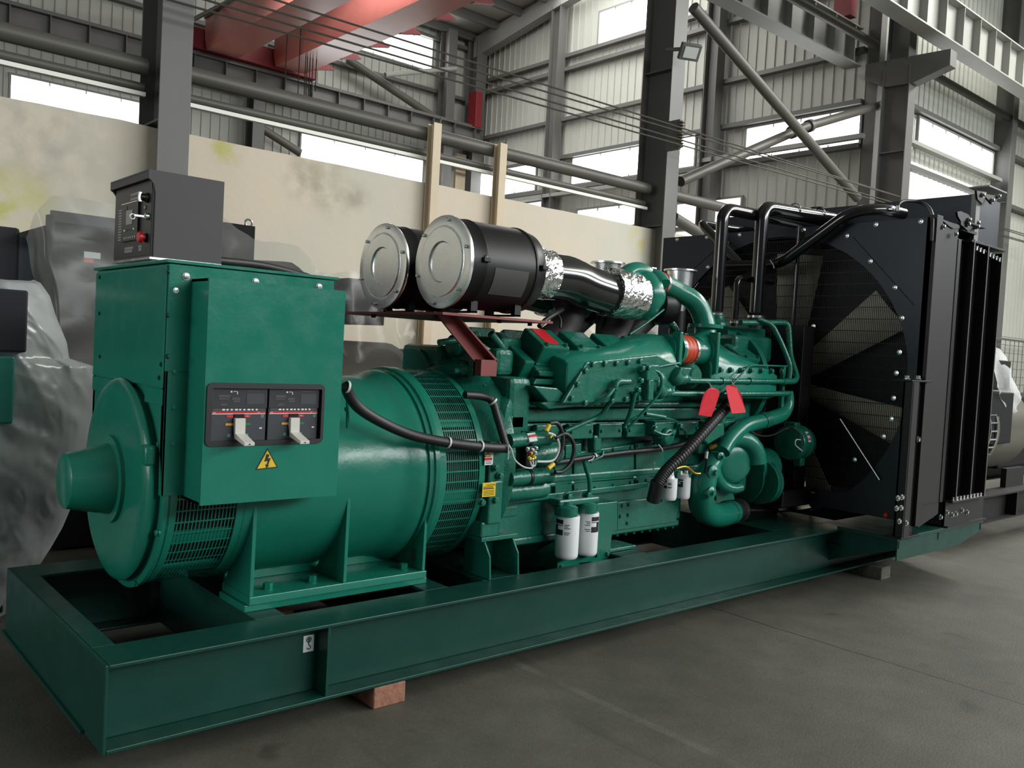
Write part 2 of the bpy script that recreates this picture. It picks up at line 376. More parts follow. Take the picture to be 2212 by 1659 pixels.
# ================================================================ steelwork
def hcol(b, x, y0, y1, wd, z0, z1, t=.02):
    b.box(x-wd/2, x+wd/2, y0, y0+t, z0, z1); b.box(x-wd/2, x+wd/2, y1-t, y1, z0, z1); b.box(x-t/2, x+t/2, y0+t, y1-t, z0, z1); return b
def single(name, bm, m, label, cat, group=None, **k): return tag(put(name, bm, m, **k), label, cat, group)
for x, z1, lab in ((2.17, 11.3, 'grey steel column behind the charcoal control box, up the plastered wall'), (9.72, 11.3, 'tall grey steel column with the floodlight and wire insulators'),
                   (16.55, 7.6, 'dark steel column carrying the wide crane bracket'), (23.1, 11.3, 'steel column behind the radiator at the right edge')):
    y0_, y1_ = (5.3, 5.85) if 16 < x < 17 else (5.7, 6.28)
    o = single('steel_column', hcol(B(), x, y0_, y1_, .3, 0, z1), BEAM, lab, 'column', 'main row of steel columns', smooth=0)
    b = B()
    for zz in (3.52, 5.9): b.box(x-.14, x+.14, y0_+.02, y1_-.02, zz, zz+.02)
    put('stiffener_plate', b, BEAM, o, smooth=0)
    if x > 16 and x < 17:
        b = B(); b.prism([at(px, py, x=16.42) for px, py in ((1870,139),(1868,173),(1913,188),(1971,179),(2052,140),(2054,105),(1979,119))], (.28, 0, 0)); put('crane_bracket', b, BEAM, o, smooth=0)
        b = B(); hcol(b, 16.55, 5.35, 5.8, .3, 7.7, 11.3); put('upper_column', b, BEAM, o, smooth=0)
for nm, x, y, lab in (('gable_column', 16.45, 15.65, 'grey column on the end wall behind the cream post'), ('gable_column', 16.45, 10.1, 'grey column on the end wall right of the floodlight')):
    single(nm, hcol(B(), x, y-.18, y+.18, .3, 0, 11.4), BEAM, lab, 'column', 'end wall columns', smooth=0)
for x, lab in ((9.05, 'dark column on the far back wall under the red crane'), (15.2, 'far back wall column behind the taller cream post')):
    single('wall_column', hcol(B(), x, 19.0, 19.45, .32, 0, 11.2), BEAM, lab, 'column', 'back wall columns', smooth=0)
single('corner_column', hcol(B(), 16.35, 19.0, 19.5, .4, 0, 11.3), BEAM, 'dark column in the far corner below the roof', 'column', smooth=0)
b = B(); b.prism([V((16.3, 19.4, 10.7)), V((16.3, 16.2, 11.25)), V((16.3, 13, 11.75)), V((16.3, 13, 12.1)), V((16.3, 16.2, 11.75)), V((16.3, 19.4, 11.35))], (.3, 0, 0))
single('roof_rafter', b, BEAML, 'pale grey roof rafter rising from the far corner column', 'beam', smooth=0)
# crane runway beams
def runway(x0, x1, yc, z0, h, wd, lab, m=BEAML, pitch=.8, side=1):
    b = B(); b.box(x0, x1, yc-wd/2, yc+wd/2, z0, z0+.03); b.box(x0, x1, yc-wd/2, yc+wd/2, z0+h-.03, z0+h); b.box(x0, x1, yc-.012, yc+.012, z0+.03, z0+h-.03)
    o = single('runway_beam', b, m, lab, 'crane beam', 'crane runway beams', smooth=0); x = x0+.4
    while x < min(x1, 26):
        b = B(); b.box(x-.01, x+.01, yc-wd/2+.01, yc+wd/2-.01, z0+.03, z0+h-.03); put('web_stiffener', b, m, o, smooth=0); x += pitch
    b = B(); b.box(x0, x1, yc-.04, yc+.04, z0+h, z0+h+.09); put('crane_rail', b, BEAM, o, smooth=0); return o
runway(9.5, 45, 4.78, 7.95, .82, .36, 'grey crane beam crossing in front of the bracketed column')
runway(9.5, 16.6, 6.62, 7.84, .8, .36, 'pale crane beam ending at the left of the bracketed column')
runway(-14, 16.3, 18.85, 7.8, .55, .34, 'far crane beam along the back wall under the red crane', BEAM)
# tie pipes and braces
TIE = mat('pipe_grey_paint', (84,82,75), .5); STRIP = mat('window_lit_white', (236,236,226), .5)  # strip's near-white colour stands in for window light reflected on its underside
def tie(x0, x1, y, z, r, lab): single('tie_pipe', B().cyl((x0, y, z), (x1, y, z+.004*(x1-x0)*0), r), TIE, lab, 'pipe', 'horizontal grey pipes')
tie(-14, 1.99, 6.02, 4.07, .085, 'grey pipe left of the nearest column, above the plastered wall')
tie(2.35, 9.54, 6.02, 4.1, .085, 'long grey pipe between the two nearest columns, above the plastered wall')
tie(9.9, 16.36, 6.02, 4.1, .085, 'grey pipe running from the floodlight column towards the radiator')
for x0, x1, lab in ((-14, 1.99, 'thin pale pipe left of the nearest column, under the thick one'), (2.35, 9.54, 'thin pale pipe just under the long grey pipe')):
    b = B(); b.cyl((x0, 6.08, 3.88), (x1, 6.08, 3.88), .045, n=12); single('under_pipe', b, TIE, lab, 'pipe', 'thin pale pipes')
    b = B(); b.box(x0, x1, 6.0, 6.05, 3.78, 3.82); single('flat_bar', b, STRIP, lab.replace('thin pale pipe', 'pale flat steel bar').replace('just under', 'below'), 'bar', 'pale flat bars', smooth=0)
b = B(); b.cyl((9.9, 6.02, 8.12), (16.36, 6.02, 8.12), .085); single('tie_pipe', b, TIE, 'pipe under the roof from above to the bracketed column', 'pipe')
b = B(); b.cyl((16.74, 5.85, 8.06), (45.8, 5.85, 8.06), .085); single('tie_pipe', b, TIE, 'pipe running right from the bracketed column along the wall', 'pipe')
b = B(); b.cyl(at(1498, 16, y=5.78), at(1852, 428, y=5.78), .09); single('brace_pipe', b, TIE, 'long diagonal brace pipe falling from the floodlight column to the right', 'pipe', 'crossed brace pipes')
p = at(1737, 275, y=6.07); b = B(); b.cyl(at(1470, 392, y=6.07), p, .085); b.cyl(p, at(1905, 226, y=6.07), .085); 
for q in (at(1712, 285, y=6.07), at(1748, 272, y=6.07)): b.cyl(q-V((.05, 0, .02)), q+V((.05, 0, .02)), .12)
single('brace_pipe', b, TIE, 'brace pipe rising to the right with a collar across the bright window', 'pipe', 'crossed brace pipes')
b = B(); b.cyl(at(752, 128, y=19.2), at(950, 262, y=19.2), .12); single('brace_pipe', b, TIE, 'diagonal brace pipe on the back wall right of the red crane', 'pipe')
b = B(); b.cyl(at(565, 277, y=19.3), at(648, 330, y=19.3), .11); single('brace_pipe', b, TIE, 'short diagonal brace left of the back wall window strip', 'pipe')
b = B(); b.cyl(at(832, 162, y=18.7), at(985, 148, y=18.7), .07); single('strut_pipe', b, BEAML, 'thin pale strut under the upper back wall window', 'pipe')
b = B(); b.cyl(at(1455, 470, y=5.95), at(1512, 505, y=5.95), .09); single('brace_pipe', b, TIE, 'lower brace end beside the column above the radiator', 'pipe')
# cream door posts
for x, z1, lab in ((5.36, 4.2, 'taller cream door post left, on the plastered wall'), (6.42, 4.16, 'cream door post right of its twin, with pale back panel')):
    b = B(); hcol(b, x, 5.8, 5.93, .115, 0, z1, .012); o = single('door_post', b, CREAM, lab, 'post', 'cream door posts', smooth=0)
    b = B(); b.cyl((x+.03, 5.81, z1), (x+.05, 5.81, z1+.07), .012, n=8); put('hook', b, BEAM, o)
    if x > 6:
        b = B(); b.box(6.0, 6.16, 6.25, 6.29, 2.9, 4.02); put('back_panel', b, CREAM, o, smooth=0)
# overhead travelling crane
cr = root('overhead_crane', (9, 12, 8.4), 'red double girder overhead crane above the far bay', 'crane')
def girder(x0, x1, z0, z1, nm):
    b = B(); b.prism([V((x0, 18.35, z0+.05)), V((x0, 18.5, z0+.35)), V((x0, 18.5, z1)), V((x0, 6.9, z1)), V((x0, 6.9, z0+.05))], (x1-x0, 0, 0)); o = put(nm, b, CRANE, cr, smooth=0)
    b = B(); b.box(x0-.04, x0+.06, 6.9, 18.5, z1, z1+.07); put('trolley_rail', b, BEAM, o, smooth=0); return o
g1 = girder(7.35, 8.15, 8.33, 9.15, 'bridge_girder'); g2 = girder(9.15, 9.95, 8.38, 9.2, 'bridge_girder')
for k in range(6):
    y = 17.7-1.3*k; b = B(); b.prism([V((9.95, y, 8.42)), V((10.5, y, 8.55)), V((9.95, y, 8.75))], (0, .12, 0)); put('walkway_bracket', b, CRANED, g2, smooth=0)
b = B(); b.box(6.7, 10.45, 18.62, 19.05, 8.45, 8.95); put('end_carriage', b, CRANED, cr, bevel=.02, smooth=0)
for i, (px, y0, y1) in enumerate(((621, 60, 190), (650, 55, 210), (664, 50, 215), (668, 45, 215), (674, 40, 215), (680, 40, 200), (688, 35, 200))):
    t = at(px, y0, y=17); q = at(px, y1, y=17); b = B(); b.cyl((t.x, 17, t.z), (t.x, 17, q.z), .012, n=6); put('hoist_rope', b, RUB, cr)
b = B(); b.cyl(at(418, 42, y=17.6), at(500, 0, y=17.6), .05); put('festoon_rail', b, BEAM, cr)
for lab, x, y, z0, z1 in (('red buffer post on the far corner column', 16.05, 18.85, 8.35, 9.45), ('red buffer box at the end of the pale crane beam', 16.1, 6.62, 8.73, 9.55)):
    b = B(); b.box(x-.12, x+.12, y-.2, y+.2, z0, z1); single('crane_stop', b, CRANED, lab, 'crane stop', 'red crane stops', bevel=.01, smooth=0)
# bare collector wires and their insulators
WIRE = mat('bare_wire', (70,68,62), .5, metal=.3)
for i, (pa, pb, lab) in enumerate(((100, 270.6, 'topmost'), (119, 280, 'second'), (138, 297.5, 'third'), (155, 308.5, 'lowest'))):
    A_, C_ = at(913, pa, y=5.32), at(1454, pb, y=5.32); d = (C_-A_).normalized()
    b = B(); b.cyl(A_-d*4.2, C_+d*16, .011, n=6); single('power_wire', b, WIRE, '%s of the four bare wires crossing before the tall windows' % lab, 'wire', 'four bare power wires')
b = B(); p = at(1470, 290, y=5.45)
for k in range(9): b.lathe((p.x, 5.45, p.z-.2+.045*k), (0, 0, 1), [(0, .025), (.01, .055), (.026, .055), (.038, .025)], 14)
o = single('insulator_stack', b, mat('insulator_brown', (96,84,66), .35), 'brown stack of insulators on the floodlight column', 'insulator'); b = B(); b.box(p.x-.03, p.x+.03, 5.45, 5.7, p.z-.22, p.z+.22); put('bracket', b, BEAM, o, smooth=0)
# floodlight
p = at(1490, 112, y=5.4); fl = root('floodlight', p, 'small square floodlight on the tall grey column', 'lamp')
n = V((-.35, -.75, -.55)).normalized(); u = n.cross(V((0, 0, 1))).normalized(); v = u.cross(n)
b = B(); b.obox(p, u*.16, v*.12, n*.04); put('lamp_body', b, BEAM, fl, bevel=.01)
b = B(); b.obox(p+n*.045, u*.11, v*.08, n*.006); put('lens', b, mat('lamp_glass', (196,200,196), .2), fl)
b = B(); b.tube([p-n*.05, p+V((-.12, .1, .03)), V((p.x-.18, 5.7, p.z+.05))], .03, 8); put('arm', b, BEAM, fl)
# fence at the far right
b = B(); p0, p1 = at(2122, 727, y=5.5), at(2260, 735, y=5.5)
for k in range(40): 
    x = p0.x-3+k*.3; b.box(x, x+.012, 5.5, 5.512, 0, p0.z)
for z in range(13): b.box(p0.x-3, p0.x+9, 5.5, 5.512, .1+.2*z, .112+.2*z)
b.box(p0.x-3, p0.x+9, 5.48, 5.53, p0.z-.02, p0.z+.03); single('mesh_fence', b, BEAM, 'wire mesh fence far behind the black generator at the right edge', 'fence', smooth=0)
# ================================================================ the generator set: everything bolted to one skid is one thing
YC, ZC = .725, .89
GS = root('generator_set', (3.0, YC, .09), 'green diesel generator set on a long skid in the foreground', 'generator')
def P_(nm, b, m, parent=GS, label=None, **k):
    o = put(nm, b, m, parent, **k)
    if label: o['label'] = label
    return o
# ---- skid
def ibeam(b, x0, x1, y0, y1, z0, z1, t=.014):
    b.box(x0, x1, y0, y1, z0, z0+t); b.box(x0, x1, y0, y1, z1-t, z1); b.box(x0, x1, (y0+y1)/2-.006, (y0+y1)/2+.006, z0+t, z1-t)
def rail(y0, y1):
    b = B(); ibeam(b, .012, 5.45, y0, y1, .09, .39); ym = (y0+y1)/2
    b.prism([V((5.45, ym-.006, .104)), V((6.05, ym-.006, .104)), V((6.15, ym-.006, .16)), V((6.15, ym-.006, .376)), V((5.45, ym-.006, .376))], (0, .012, 0))
    b.prism([V((5.45, y0, .09)), V((6.05, y0, .09)), V((6.16, y0, .15)), V((6.16, y0, .164)), V((6.05, y0, .104)), V((5.45, y0, .104))], (0, y1-y0, 0))
    b.box(5.45, 6.16, y0, y1, .376, .39); return b
r1 = P_('side_rail', rail(0, .2), SKID, bevel=.003, smooth=0); r2 = P_('side_rail', rail(1.25, 1.45), SKID, bevel=.003, smooth=0)
b = B(); b.box(0, .012, 0.0, 1.45, .09, .39); b.box(.012, .09, .2, 1.25, .376, .39); b.box(-.015, .09, .2, 1.47, .09, .104); P_('end_beam', b, SKID, bevel=.003, smooth=0)
def cross(x0, x1, wx, z0=.1, z1=.39):
    b = B(); b.box(x0, x1, .2, 1.25, z1-.014, z1); b.box(x0, x1, .2, 1.25, z0, z0+.014); b.box(wx-.006, wx+.006, .2, 1.25, z0, z1-.014); return P_('cross_beam', b, SKID, bevel=.003, smooth=0)
cross(.61, .74, .62); cross(1.42, 1.55, 1.48); cross(1.76, 2.0, 1.78); cross(2.75, 2.95, 2.85); cross(4.25, 5.05, 4.26); cross(6.0, 6.15, 6.1)
for x in (.83, 1.9-.65+1.2, 3.9):
    for ys in (.006, 1.255):
        if x < 1:
            b = B(); b.box(x-.006, x+.006, ys, ys+.09, .104, .376); P_('rail_gusset', b, SKID, r1 if ys < .5 else r2, smooth=0)
# outrigger plates that carry the radiator posts
for s in (0, 1):
    f = (lambda y: y) if s == 0 else (lambda y: 1.45-y)
    b = B(); b.box(4.75, 6.16, f(-.4), f(.02), .385, .41)
    pts = [(4.79, .385), (6.16, .385), (6.16, .32), (5.75, .25), (4.79, .25)]
    for x in (4.8, 5.4, 6.14): b.prism([V((x, f(-.39), .385)), V((x, f(.1), .385)), V((x, f(.1), .15)), V((x, f(-.39), .33))], (.012, 0, 0))
    b.prism([V((x, f(-.385), z)) for x, z in pts], (0, .01 if s == 0 else -.01, 0)); P_('radiator_outrigger', b, SKID, bevel=.003, smooth=0)
b = B(); b.lathe((5.22, .085, .25), (0, -1, 0), [(0, .1), (.02, .1), (.02, .07), (0, .07)], 28, caps=False); b.box(4.75, 5.0, 0, .1, .27, .28); P_('lifting_eye', b, SKID, smooth=30)
def hook_label(x, z, h):
    k = h/.066; b = B(); b.box(x, x+.046*k, .0915, .0935, z, z+h); o = P_('lifting_sticker', b, PAPER, r1, smooth=0); c = V((x+.023*k, .0912, z+h*.74))
    b = B(); b.lathe(c, (0, -1, 0), [(0, .012*k), (.0006, .012*k), (.0006, .0085*k), (0, .0085*k)], 20, caps=False)
    b.prism([c+V(p)*k for p in ((-.009, -.0008, 0), (0, -.0008, .009), (.009, -.0008, 0), (.004, -.0008, 0), (.004, -.0008, -.008), (-.004, -.0008, -.008), (-.004, -.0008, 0))], (0, .0006, 0))
    b.tube(curve([c+V(p)*k for p in ((0, 0, -.012), (0, 0, -.019), (.004, 0, -.024), (.009, 0, -.030), (.005, 0, -.037), (-.003, 0, -.037), (-.007, 0, -.032))]), .0022*k, 6); P_('hook_symbol', b, mat('label_green_print', (40,70,52), .5), o)
hook_label(.765, .262, .066); hook_label(5.01, .285, .07)
# ---- alternator
def lx(prof, n=64, y=YC, z=ZC): return B().lathe((0, y, z), (1, 0, 0), prof, n)
b = lx([(.035, .001), (.035, .098), (.042, .108), (.2, .142), (.2, .175), (.225, .178), (.232, .172)]); P_('bearing_cap', b, GREEN)
eb = P_('end_cover', lx([(.215, .17), (.215, .34), (.219, .378), (.229, .402), (.238, .408), (.246, .404), (.25, .39), (.268, .388), (.268, .43), (.272, .44), (.288, .44), (.292, .431), (.3, .431), (.3, .2)], 72), GREEN)
b = B()
for a in (20, 65, 110, 155, 200, 245, 290, 335):
    c = V((.24, YC+.43*math.cos(math.radians(a)), ZC+.43*math.sin(math.radians(a)))); P_('cover_bolt', B().bolt(c+V((.028, 0, 0)), (-1, 0, 0), .011, .012), GREEN, eb)
a = math.radians(158); b = B(); c = V((.235, YC-.36, ZC+.16)); b.box(c.x-.02, c.x+.02, c.y-.035, c.y+.03, c.z-.06, c.z+.02); P_('cover_lug', b, GREEN, eb, bevel=.012)
def vent(x0, x1, r, rows, cols, row_h=None):
    b = B(); n = rows
    def pt(x, th, rr=r): return V((x, YC+rr*math.sin(th), ZC+rr*math.cos(th)))
    bw = .0032/r
    for k in range(n):
        t0 = 2*PI*k/n; b.add([pt(x0, t0-bw), pt(x1, t0-bw), pt(x1, t0), pt(x0, t0), pt(x1, t0+bw), pt(x0, t0+bw)], [(0, 1, 2, 3), (3, 2, 4, 5)])
        for j in range(cols+1):
            x = x0+(x1-x0)*j/cols; h = (x1-x0)/cols*.15; t1 = t0+2*PI/n; m = (t0+t1)/2
            b.add([pt(x-h, t0+bw), pt(x+h, t0+bw), pt(x+h, m), pt(x-h, m), pt(x+h, t1-bw), pt(x-h, t1-bw)], [(0, 1, 2, 3), (3, 2, 4, 5)])
    return b
def hoop(x0, x1, r, t=.012, n=72): return B().lathe((0, YC, ZC), (1, 0, 0), [(x0, r-t), (x0, r), (x1, r), (x1, r-t), (x0, r-t)], n, caps=False)
def bands(x0, x1, r, angs):
    b = B()
    for a0, a1 in angs:
        rings = []
        for k in range(9):
            th = math.radians(a0+(a1-a0)*k/8); rings.append([V((x, YC-rr*math.sin(th), ZC+rr*math.cos(th))) for x, rr in ((x0, r), (x1, r), (x1, r-.01), (x0, r-.01))])
        b.loft(rings)
    return b
rear = P_('rear_vent_section', hoop(.286, .325, .431), GREEN); b = vent(.32, .565, .43, 58, 17); P_('vent_grille', b, GREEN, rear); P_('vent_rim', hoop(.56, .6, .436), GREEN, rear)
P_('winding_core', lx([(.3, .05), (.3, .395), (.585, .395), (.585, .05)]), DARK, rear)
for a_ in ((112, 119), (138, 146)): P_('backing_band', bands(.33, .56, .418, (a_,)), GREEN, rear)
body = P_('alternator_body', lx([(.59, .05), (.59, .437), (.6, .44), (1.3, .44), (1.36, .45), (1.4, .468), (1.435, .472), (1.44, .462), (1.452, .462), (1.455, .474), (1.475, .476), (1.48, .486), (1.5, .49), (1.5, .2)], 80), GREEN)
drv = P_('drive_end_vent_section', hoop(1.498, 1.535, .488), GREEN); P_('vent_grille', vent(1.53, 1.738, .48, 62, 17), GREEN, drv); P_('vent_rim', hoop(1.735, 1.77, .484), GREEN, drv)
P_('coupling_core', lx([(1.5, .05), (1.5, .43), (1.76, .43), (1.76, .05)]), DARK, drv)
for a_ in ((56, 61), (98, 107)): P_('backing_band', bands(1.53, 1.74, .466, (a_,)), GREEN, drv)
# feet with gussets
ft = B(); ft.box(.625, 1.49, .29, .56, .418, .452); ft.box(.625, 1.49, .89, 1.16, .418, .452); ft.box(.61, 1.5, .3, .55, .39, .418); ft.box(.61, 1.5, .9, 1.15, .39, .418)
ft.box(.63, 1.48, .545, .56, .452, .56); ft.box(.63, 1.48, .89, .905, .452, .56); ft.box(.63, 1.48, .22, .25, .12, .3)
foot = P_('mounting_foot', ft, GREEN, bevel=.003, smooth=0)
for x in (.635, 1.06, 1.475):
    for s in (-1, 1):
        pts = [V((x-.008, YC+s*.43, .452)), V((x-.008, YC+s*.435, ZC))]+[V((x-.008, YC+s*.42*math.cos(t), ZC-.42*math.sin(t))) for t in (.15, .35, .6, .85)]+[V((x-.008, YC+s*.17, .452))]
        P_('foot_gusset', B().prism(pts, (.016, 0, 0)), GREEN, foot, bevel=.002, smooth=0)
for p in ((578, 1272), (673, 1257), (871, 1229)):
    q = at(*p, z=.452); b = B(); b.bolt(q, (0, 0, 1), .02, .026); P_('foot_bolt', b, GREEN, foot)
b = B(); q = at(893, 1200, x=1.465); b.box(1.4655, 1.467, q.y-.012, q.y+.012, q.z-.025, q.z+.03); b.box(1.464, 1.4655, q.y-.014, q.y+.014, q.z-.027, q.z+.032); P_('small_plate', b, GREYLBL, body, 'small grey plate', smooth=0)
# ---- terminal box
X0, X1, Y0, Y1 = .258, .935, .282, 1.168
b = B(); b.box(X0, X1, Y0, Y1, 1.345, 1.742)
cut = [(Y0, .885), (Y0, 1.24), (Y1, 1.24), (Y1, .885)]
# lower skirt saddles the cylinder
for x in (X0, X1-.01):
    pts = [V((x, Y0, .885)), V((x, Y0, 1.35)), V((x, Y1, 1.35)), V((x, Y1, .885))]+[V((x, YC+.44*math.cos(t), ZC+.44*math.sin(t))) for t in [PI*k/20 for k in range(1, 20)]]
    b.prism(pts, (.01, 0, 0))
b.box(X0, X1, Y0, Y0+.03, .885, 1.35); b.box(X0, X1, Y1-.03, Y1, .885, 1.35)
tb = P_('terminal_box', b, GREEN, bevel=.002, smooth=0)
b = B(); b.box(X0-.012, X1+.02, Y0-.006, Y1+.012, 1.745, 1.757); P_('lid', b, GREEN, tb, bevel=.002, smooth=0)
b = B(); b.box(X0-.006, X0, Y0+.012, Y1-.008, 1.285, 1.735); P_('end_panel', b, GREEN, tb, bevel=.002, smooth=0)
for u0, u1 in ((Y0+.012, Y0+.2), (Y1-.3, Y1-.008)): P_('end_panel', B().box(X0-.006, X0, u0, u1, 1.22, 1.28), GREEN, tb, bevel=.002, smooth=0)
for px, py in ((402, 597), (552, 608.5), (689, 619.5)):
    b = B(); b.bolt(at(px, py, y=Y0), (0, -1, 0), .011, .008); P_('lid_bolt', b, STEEL, tb)
for px, py in ((380, 627), (377, 804), (376, 881), (374, 960)):
    b = B(); b.bolt(at(px, py, y=Y0), (0, -1, 0), .008, .006); P_('lid_bolt', b, ZINC if py < 700 else GREEN, tb)
for px, py in ((363, 586), (216, 599), (361, 681), (215, 677), (361, 770), (348, 787), (344, 816), (216, 770)):
    b = B(); b.bolt(at(px, py, x=X0-.006), (-1, 0, 0), .007, .005); P_('lid_bolt', b, SKID, tb)
# ---- breaker cabinet
YB0 = .12
bc = B(); bx0, bx1, bz0, bz1 = .342, .898, .872, 1.693
wx0, wx1, wz0, wz1 = .355, .816, 1.092, 1.313
for q in ((bx0, wx0, bz0, bz1), (wx1, bx1, bz0, bz1), (wx0, wx1, bz0, wz0), (wx0, wx1, wz1, bz1)): bc.box(q[0], q[1], YB0, YB0+.012, q[2], q[3])
bc.box(bx0, bx0+.01, YB0+.012, Y0+.002, bz0, bz1); bc.box(bx1-.01, bx1, YB0+.012, Y0+.002, bz0, bz1); bc.box(bx0, bx1, YB0+.012, Y0+.002, bz0, bz0+.01); bc.box(bx0, bx1, YB0+.012, Y0+.002, bz1-.01, bz1)
bk = P_('breaker_cabinet', bc, GREEN, smooth=0)
def rrect(x0, x1, z0, z1, r, y, n=5):
    out = []
    for cx, cz, a0 in ((x1-r, z1-r, 0), (x0+r, z1-r, 90), (x0+r, z0+r, 180), (x1-r, z0+r, 270)):
        for k in range(n+1):
            t = math.radians(a0+90*k/n); out.append(V((cx+r*math.cos(t), y, cz+r*math.sin(t))))
    return out
fr = B(); A1, A2 = rrect(wx0-.006, wx1+.006, wz0-.006, wz1+.006, .022, YB0-.006), rrect(wx0+.014, wx1-.006, wz0+.012, wz1-.014, .006, YB0-.006)
A3 = [p+V((0, .03, 0)) for p in A2]; A0 = [p+V((0, .008, 0)) for p in A1]; fr.loft([A0, A1, A2, A3], caps=False); P_('window_gasket', fr, RUB, bk, smooth=30)
def breaker(x0, x1):
    z0, z1 = 1.098, 1.3; yb = YB0+.012; w_ = x1-x0; h_ = z1-z0; zs = z0+h_*.545
    b = B(); b.box(x0, x1, yb, yb+.05, z0, z1); o = P_('circuit_breaker', b, BRDARK, bk, bevel=.002, smooth=0)
    def pc(nm, m, u0, u1, v0, v1, d=.001):
        q = B(); q.box(x0+u0*w_, x0+u1*w_, yb-d-.0012, yb-.0002, z0+v0*h_, z0+v1*h_); q_ = put(nm, q, m, bk, smooth=0); return q_
    pc('smoky_cover', CLEAR, .0, 1, .63, 1, .004); pc('rating_strip', GREYLBL, .03, .97, .575, .625); pc('red_stripe', REDS, .02, .98, .53, .565, .0015); pc('white_stripe', PAPER, .02, .98, .515, .53)
    for u0, u1, v0, v1 in ((.12, .32, .83, .87), (.12, .3, .79, .81), (.36, .5, .78, .82), (.38, .5, .74, .77), (.16, .28, .68, .71), (.62, .86, .94, .95), (.62, .94, .7, .9)): pc('print_block', GREYLBL if u1 < .9 else BRDARK, u0, u1, v0, v1, .0052)
    q = B(); q.box(x0+.33*w_, x0+.36*w_, yb-.0062, yb-.005, z0+.915*h_, z0+.945*h_); q.box(x0+.38*w_, x0+.46*w_, yb-.0062, yb-.005, z0+.93*h_, z0+.94*h_); q.box(x0+.445*w_, x0+.46*w_, yb-.0062, yb-.005, z0+.885*h_, z0+.94*h_); put('white_symbol', q, PAPER, bk, smooth=0)
    for k in range(9): pc('rating_mark', PAPER, .2+.075*k, .2+.075*k+(.035 if k % 3 else .05), .585, .615, .002)
    pc('on_mark', REDS, .28, .42, .455, .5); pc('on_mark', REDS, .6, .71, .455, .5); pc('amber_mark', YPR, .27, .42, .31, .35); pc('green_mark', GPR, .6, .72, .31, .35); pc('white_dot', PAPER, .88, .93, .24, .265); pc('handle_slot', DARK, .4, .6, .42, .52)
    for u, v in ((.34, .125), (.66, .125), (.93, .475)):
        q = B(); q.lathe((x0+u*w_, yb-.0002, z0+v*h_), (0, -1, 0), [(0, .0055), (.0012, .0055), (.0012, .0035), (0, .0035)], 14, caps=False); put('off_ring', q, mat('mint_print', (120,190,170), .5), bk)
    for s_, u, v, hh in (('I', .345, .478, .007), ('ON', .65, .478, .006), ('ABB', .065, .547, .006), ('SACE', .86, .547, .0045)):
        q = text_mesh(s_, (x0+u*w_, yb-.0032, z0+v*h_), (1, 0, 0), (0, 0, 1), hh, 0); put('lettering', q, PAPER, bk, smooth=0)
    hx0, hx1 = x0+.405*w_, x0+.59*w_
    q = B(); prof = [(yb-.002, zs-.02), (yb-.02, zs-.02), (yb-.022, zs-.075), (yb-.105, zs-.088-.012), (yb-.105, zs-.108-.004), (yb-.016, zs-.094), (yb-.002, zs-.05)]
    q.prism([V((hx0, a_, c_)) for a_, c_ in prof], (hx1-hx0, 0, 0)); put('breaker_handle', q, BEIGE, bk, bevel=.0015, smooth=0)
    q = B(); q.box((hx0+hx1)/2-.002, (hx0+hx1)/2+.003, yb-.1065, yb-.104, zs-.108, zs-.104); put('handle_hole', q, DARK, bk, smooth=0)
    return o
breaker(.37, .586); breaker(.594, .804)
b = B(); y_ = YB0-.0012; T = [V((.592, y_, 1.074)), V((.546, y_, .992)), V((.638, y_, .997))]; c = sum(T, V((0, 0, 0)))/3
b.prism(T, (0, .0012, 0)); st = P_('warning_triangle', b, INK, bk, smooth=0)
b = B(); b.prism([c+(p-c)*.84+V((0, -.0008, 0)) for p in T], (0, .0008, 0)); P_('warning_face', b, YEL, bk, smooth=0)
b = B(); k = .0125; b.prism([c+V((u*k, -.0016, v*k)) for u, v in ((-.3, 2.4), (.7, 2.2), (.25, 1.0), (1.2, 1.2), (.35, -1.0), (.8, -.95), (-.1, -2.0), (-.55, -.75), (-.15, -.85), (.2, .3), (-.9, .1))], (0, .0008, 0)); P_('lightning_symbol', b, INK, bk, smooth=0)
# ---- control box
cb = B(); cx0, cx1, cy0, cy1, cz0, cz1 = .268, .537, .49, .959, 1.775, 2.107
pr = [(cx0, cz0), (cx1, cz0), (cx1, cz1), (.24, cz1), (.24, 2.072), (.25, 2.066), (.262, 2.05), (.268, 2.02)]
cb.prism([V((x, cy0, z)) for x, z in pr], (0, .008, 0)); cb.prism([V((x, cy1-.008, z)) for x, z in pr], (0, .008, 0))
cb.box(.24, cx1, cy0+.008, cy1-.008, cz1-.008, cz1); cb.box(.24, .248, cy0+.008, cy1-.008, 2.072, cz1-.008); cb.box(.262, cx1, cy0+.008, cy1-.008, cz0, cz1-.008)
ct = P_('control_box', cb, CHAR, bevel=.0015, smooth=0)
b = B(); b.box(.255, cx1, cy0, cy1, 1.768, 1.776); b.box(.3, .52, .52, .93, 1.757, 1.768); P_('mounting_tray', b, ZINC, ct, smooth=0)
def cp(nm, m, y0, y1, z0, z1, d=.004, **k):
    q = B(); q.box(.262-d, .2615, y0, y1, z0, z1); return P_(nm, q, m, ct, smooth=0, **k)
cp('control_face', PANELBK, .505, .945, 1.785, 2.06, .003)
cp('controller', PANELBK, .63, .83, 1.85, 2.0, .012); cp('display', LCD, .69, .768, 1.915, 1.972, .0135); cp('metal_edge', ZINC, .64, .83, 2.0, 2.003, .014)
for k in range(5): cp('button', ZINC if k in (0, 4) else GREYLBL, .665+.028*k, .68+.028*k, 1.89, 1.897, .0135)
for k in range(6): cp('indicator_mark', PAPER, .655+.025*k, .661+.025*k, 1.858, 1.867, .0135)
cp('name_strip', GREYLBL, .76, .81, 1.978, 1.99, .0135)
